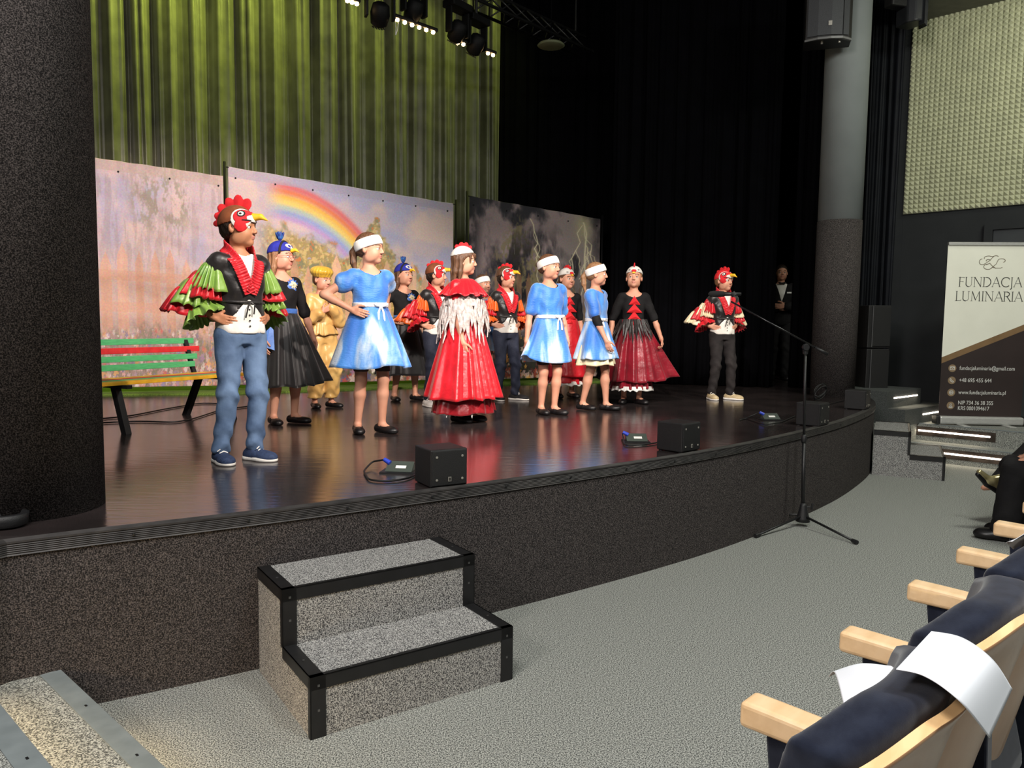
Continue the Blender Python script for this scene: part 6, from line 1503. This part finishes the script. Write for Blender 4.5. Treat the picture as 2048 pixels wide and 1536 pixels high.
def make_seat(label, cat='theatre seat'):
    r = empty('theatre_seat', (0, 0, 0), 0, label, cat, 'theatre seats in the front row')
    V, F, M = seat_shell_mesh(); o = mesh_obj('back_shell', V, F, [beech, beech_edge], r, True, M)
    for p in o.data.polygons: p.use_smooth = p.material_index == 0
    Fc = Fld((-.30, -.50, .36), (.30, -.05, .98), .0085)
    def cu(X, Y, Z):
        ym = yb_(X, Z)+.044; a = np.abs(Y-ym)-.018+0*Z; b = Z-(zt_(X)-.012)+0*Y; c_ = np.abs(X)-.202+.0*Z+0*Y; d_ = .44-Z+0*X+0*Y
        a2 = np.maximum(a, 0); e_ = np.maximum(np.maximum(b, c_), d_); e2 = np.maximum(e_, 0); return np.sqrt(a2*a2+e2*e2)+np.minimum(np.maximum(a, e_), 0)-.026
    Fc.op(cu, V3(-.27, -.48, .4), V3(.27, -.1, .95), k=0); Fc.build('back_cushion', navyfab, r)
    Fs = Fld((-.28, -.34, .18), (.28, .04, .70), .009)
    def sp(X, Y, Z):
        ym = -.235+(Z-.42)*.22; a = np.abs(Y-ym)-.030+0*X; e_ = np.maximum(np.abs(Z-.42)-.17, np.abs(X)-.185)+0*Y; a2 = np.maximum(a, 0); e2 = np.maximum(e_, 0)
        return np.sqrt(a2*a2+e2*e2)+np.minimum(np.maximum(a, e_), 0)-.034
    Fs.op(sp, V3(-.25, -.32, .2), V3(.25, 0, .66), k=0); Fs.build('folded_seat', navyfab, r)
    def arm_(x, par):
        q = MB()
        n = 14; w_ = .036; prof = []
        for i in range(n+1):
            t = i/n; y = -.34*t; zt2 = .660-.012*t*t; prof.append((y, zt2, .604+.004*t))
        v = []; f = []
        for (y, z1, z0) in prof: v += [(x-w_, y, z0), (x+w_, y, z0), (x+w_, y, z1), (x-w_, y, z1)]
        for i in range(n): 
            b = 4*i
            for j in range(4): f.append((b+j, b+4+j, b+4+(j+1) % 4, b+(j+1) % 4))
        f += [(0, 1, 2, 3)[::1], tuple(4*n+j for j in (3, 2, 1, 0))]
        a = mesh_obj('armrest', v, f, arm_m, par); bm_ = bmesh.new(); bm_.from_mesh(a.data); bmesh.ops.recalc_face_normals(bm_, faces=bm_.faces); bm_.to_mesh(a.data); bm_.free()
        b_ = a.modifiers.new('bevel', 'BEVEL'); b_.width = .011; b_.segments = 3; b_.limit_method = 'ANGLE'
        sp_ = MB(); v = [(x-.024, -.055, .604), (x+.024, -.055, .604), (x+.024, -.34, .604), (x-.024, -.34, .604), (x-.024, -.12, .0), (x+.024, -.12, .0), (x+.024, -.36, .0), (x-.024, -.36, .0)]
        sp_.raw(v, [(0, 1, 2, 3), (4, 7, 6, 5), (0, 4, 5, 1), (1, 5, 6, 2), (2, 6, 7, 3), (3, 7, 4, 0)]).build('side_panel', navyfab, par, bevel=.006)
    arm_(-.265, r); return r, arm_
seat0, arm_fn = make_seat('theatre seat nearest the camera, with the large white paper draped over its back')
def place_seat(o, c, label=None, dg=0.0):
    P = eR*c + gR*(.739+dg); o.location = (P[0], P[1], 0); o.rotation_euler = (0, 0, math.atan2(eR[1], eR[0]))
    if label: o['label'] = label
def dup(root, label):
    q = root.copy(); COL.objects.link(q); q['label'] = label
    for ch in list(root.children):
        c_ = ch.copy(); COL.objects.link(c_); c_.parent = q
    return q
place_seat(seat0, 1.22)
labs = ['theatre seat second from the camera, directly beyond the paper-draped one', 'theatre seat third from the camera in the front row', 'theatre seat fourth from the camera in the front row, white paper at its top', 'theatre seat fifth from the camera in the front row',
        'theatre seat sixth from the camera, cut by the right edge of the frame', 'theatre seat seventh from the camera, only its armrest showing at the right edge']
seats = [seat0]
for i, lb in enumerate(labs):
    q = dup(seat0, lb); place_seat(q, 1.22+.53*(i+1), dg=.0); seats.append(q)
# papers
def paper(name, rows, label, thick=.0012):
    A_ = np.array(rows, float); nu, nv = 22, 22
    def cr(P, t):            # Catmull-Rom
        n = len(P)-1; x = t*n; i = min(int(x), n-1); f = x-i; p0 = P[max(i-1, 0)]; p1 = P[i]; p2 = P[i+1]; p3 = P[min(i+2, n)]
        return .5*((2*p1)+(-p0+p2)*f+(2*p0-5*p1+4*p2-p3)*f*f+(-p0+3*p1-3*p2+p3)*f**3)
    V = [cr(np.array([cr(r_, u/nu) for r_ in A_]), v_/nv) for v_ in range(nv+1) for u in range(nu+1)]
    V = np.array(V); o_ = V.mean(0); V -= o_; i, j = np.meshgrid(np.arange(nv), np.arange(nu), indexing='ij'); q = (i*(nu+1)+j).ravel()
    ob = mesh_obj(name, V, np.stack([q, q+1, q+nu+2, q+nu+1], 1), paperm, None, True, loc=tuple(o_)); md = ob.modifiers.new('thickness', 'SOLIDIFY'); md.thickness = thick
    tag(ob, label, 'paper'); return ob
paperm = mat('paper_white', (236, 240, 248), (232, 236, 244), 3, 0.6)
a0, b0 = G(1863, 1262, .965), G(1792, 1338, .965)
rows = [[G(1800, 1313, .93), G(1793, 1340, .925)], [a0, b0], [G(1925, 1275, .950), G(1850, 1352, .965)], [G(1985, 1318, .945), G(1920, 1402, .955)], [G(2025, 1378, .89), G(1980, 1476, .88)]]
rows = [[np.array(a), (np.array(a)+np.array(b))/2, np.array(b)] for a, b in rows[1:]]
paper('paper_sheet', rows, 'large white sheet of paper draped over the back of the seat nearest the camera')
l0, l1 = G(1657, 1354, .80), G(1762, 1341, .86); l2, l3 = G(1690, 1418, .82), G(1800, 1348, .88)
rows2 = [[l0, (l0+l1)/2+[0, 0, .012], l1], [(l0*.6+l2*.4)+[0, 0, .028], (l0+l1+l2+l3)/4+[0, 0, .03], (l1+l3)/2+[0, 0, .01]], [l2, (l2+l3)/2+[0, 0, .0], l3]]
paper('paper_sheet', rows2, 'curled white sheet of paper on the front of the seat nearest the camera')
c0_, c1_, c2_, c3_ = G(2023, 1083, .90), G(2060, 1060, .90), G(2026, 1098, .80), G(2075, 1075, .80)
paper('paper_sheet', [[c0_, c1_], [(c0_+c2_)/2+[-.01, .01, .005], (c1_+c3_)/2], [c2_, c3_]], 'small white paper on the back of a seat at the right edge of the frame')

# ================================================================== AUDIENCE AT THE RIGHT EDGE
fwd = unit((-.86, .51)); yawA = math.degrees(math.atan2(fwd[1], fwd[0]))
def seated_person(knee_px, knee_Y, label, crossed, tm, shoe_m, hip_h=.50, arms=None):
    kn = AT(*knee_px, knee_Y); ps = kn[:2]-fwd*.46; th_ = math.radians(yawA)-PI/2
    Rr = np.array([[math.cos(-th_), -math.sin(-th_)], [math.sin(-th_), math.cos(-th_)]])
    L_ = lambda p: V3(*(Rr @ (np.array(p[:2])-ps)), p[2])
    st_ = dict(hip=hip_h); 
    if crossed: st_['knee'] = {'L': V3(-.09, .42, .47), 'R': V3(-.02, .48, .60)}; st_['ankle'] = {'L': V3(-.10, .40, .09), 'R': V3(-.16, .70, .30)}
    else: st_['knee'] = {'L': V3(-.09, .44, .50), 'R': V3(.11, .44, .49)}; st_['ankle'] = {'L': V3(-.10, .47, .085), 'R': V3(.12, .40, .085)}
    p = Person((ps[0], ps[1], 0), yawA, 1.68, label, adult=True, seated=st_, arms=arms, head_pitch=0)
    p.body(h=.012, hf=.0065); p.hair(h_brown, 'short'); p.top(blackcloth, zlo=.66, sleeve=1.6, grow=.02, name='jacket'); p.trousers(tm, low=.05, grow=.012, flare=.026)
    return p
pa = seated_person((2022, 905), 5.2, 'seated person in wide black trousers and black shoes, hand on knee, at the right edge', False, blackcloth, leatherb,
     arms={'L': dict(w=(.07, .32, .745), pole=(1, -.3, -.5), d=(.1, .9, -.3), n=(0, -.3, -1), curl=.35), 'R': dict(w=(.10, .30, .745), pole=(1, -.3, -.5), d=(-.1, 1, -.25), n=(0, -.3, -1), curl=.3)})
pa.shoes('sneaker_dark', leatherb)
pb = seated_person((2082, 897), 5.62, 'seated person with a gold shoe raised on crossed legs, beyond the black trousers', True, blackcloth, leatherb,
     arms={'L': dict(w=(.06, .28, .78), pole=(1, -.3, -.5), d=(-.5, .9, -.2), n=(0, -.3, -1), curl=.3), 'R': dict(w=(.05, .30, .80), pole=(1, -.3, -.5), d=(-.5, .9, -.2), n=(0, -.3, -1), curl=.3)})
goldm = mat('gold_leather', (196, 184, 140), (160, 148, 104), 18, 0.25, metal=.7)
A_ = AT(1985, 948, 5.45)
pb.shoe('L', 'ballet', leatherb)
t0, t1, t2, t3 = [V3(*AT(x_, y_, 5.42)) for x_, y_ in ((1959, 944), (1978, 962), (2010, 984), (2018, 955))]
inv = np.array(pb.root.matrix_basis.inverted()); tl_ = lambda v: inv[:3, :3] @ v + inv[:3, 3]
Fg = Fld(tl_((t0+t2)/2)-.22, tl_((t0+t2)/2)+.22, .0065)
Fg.cap(tl_(t0), tl_(t1), .020, .032, k=.01).cap(tl_(t1), tl_(t2), .032, .030, k=.01).cap(tl_(t1), tl_(t3), .030, .040, k=.02); gs = Fg.build('shoe', goldm, pb.root)
Fg = Fld(tl_((t0+t2)/2)-.22, tl_((t0+t2)/2)+.22, .0065); dn = V3(-.010, 0, -.018)
Fg.cap(tl_(t0+dn), tl_(t1+dn), .018, .026, k=.01).cap(tl_(t1+dn), tl_(t2+dn), .026, .026, k=.01); Fg.build('sole', leatherb, gs)
for c_, s_ in ((pa, 'theatre seat under the person in black trousers, outside the right edge'), (pb, 'theatre seat under the person with the gold shoe, outside the right edge')):
    q = dup(seat0, s_); q.rotation_euler = (0, 0, math.radians(yawA)-PI/2); q.location = (c_.root.location[0]+fwd[0]*.20, c_.root.location[1]+fwd[1]*.20, 0)
    for ch in q.children:
        if ch.name.startswith('folded_seat'):                 # the seat is down under the sitter
            ch.rotation_euler = (math.radians(-78), 0, 0); ch.location = (0, -.43, .665)
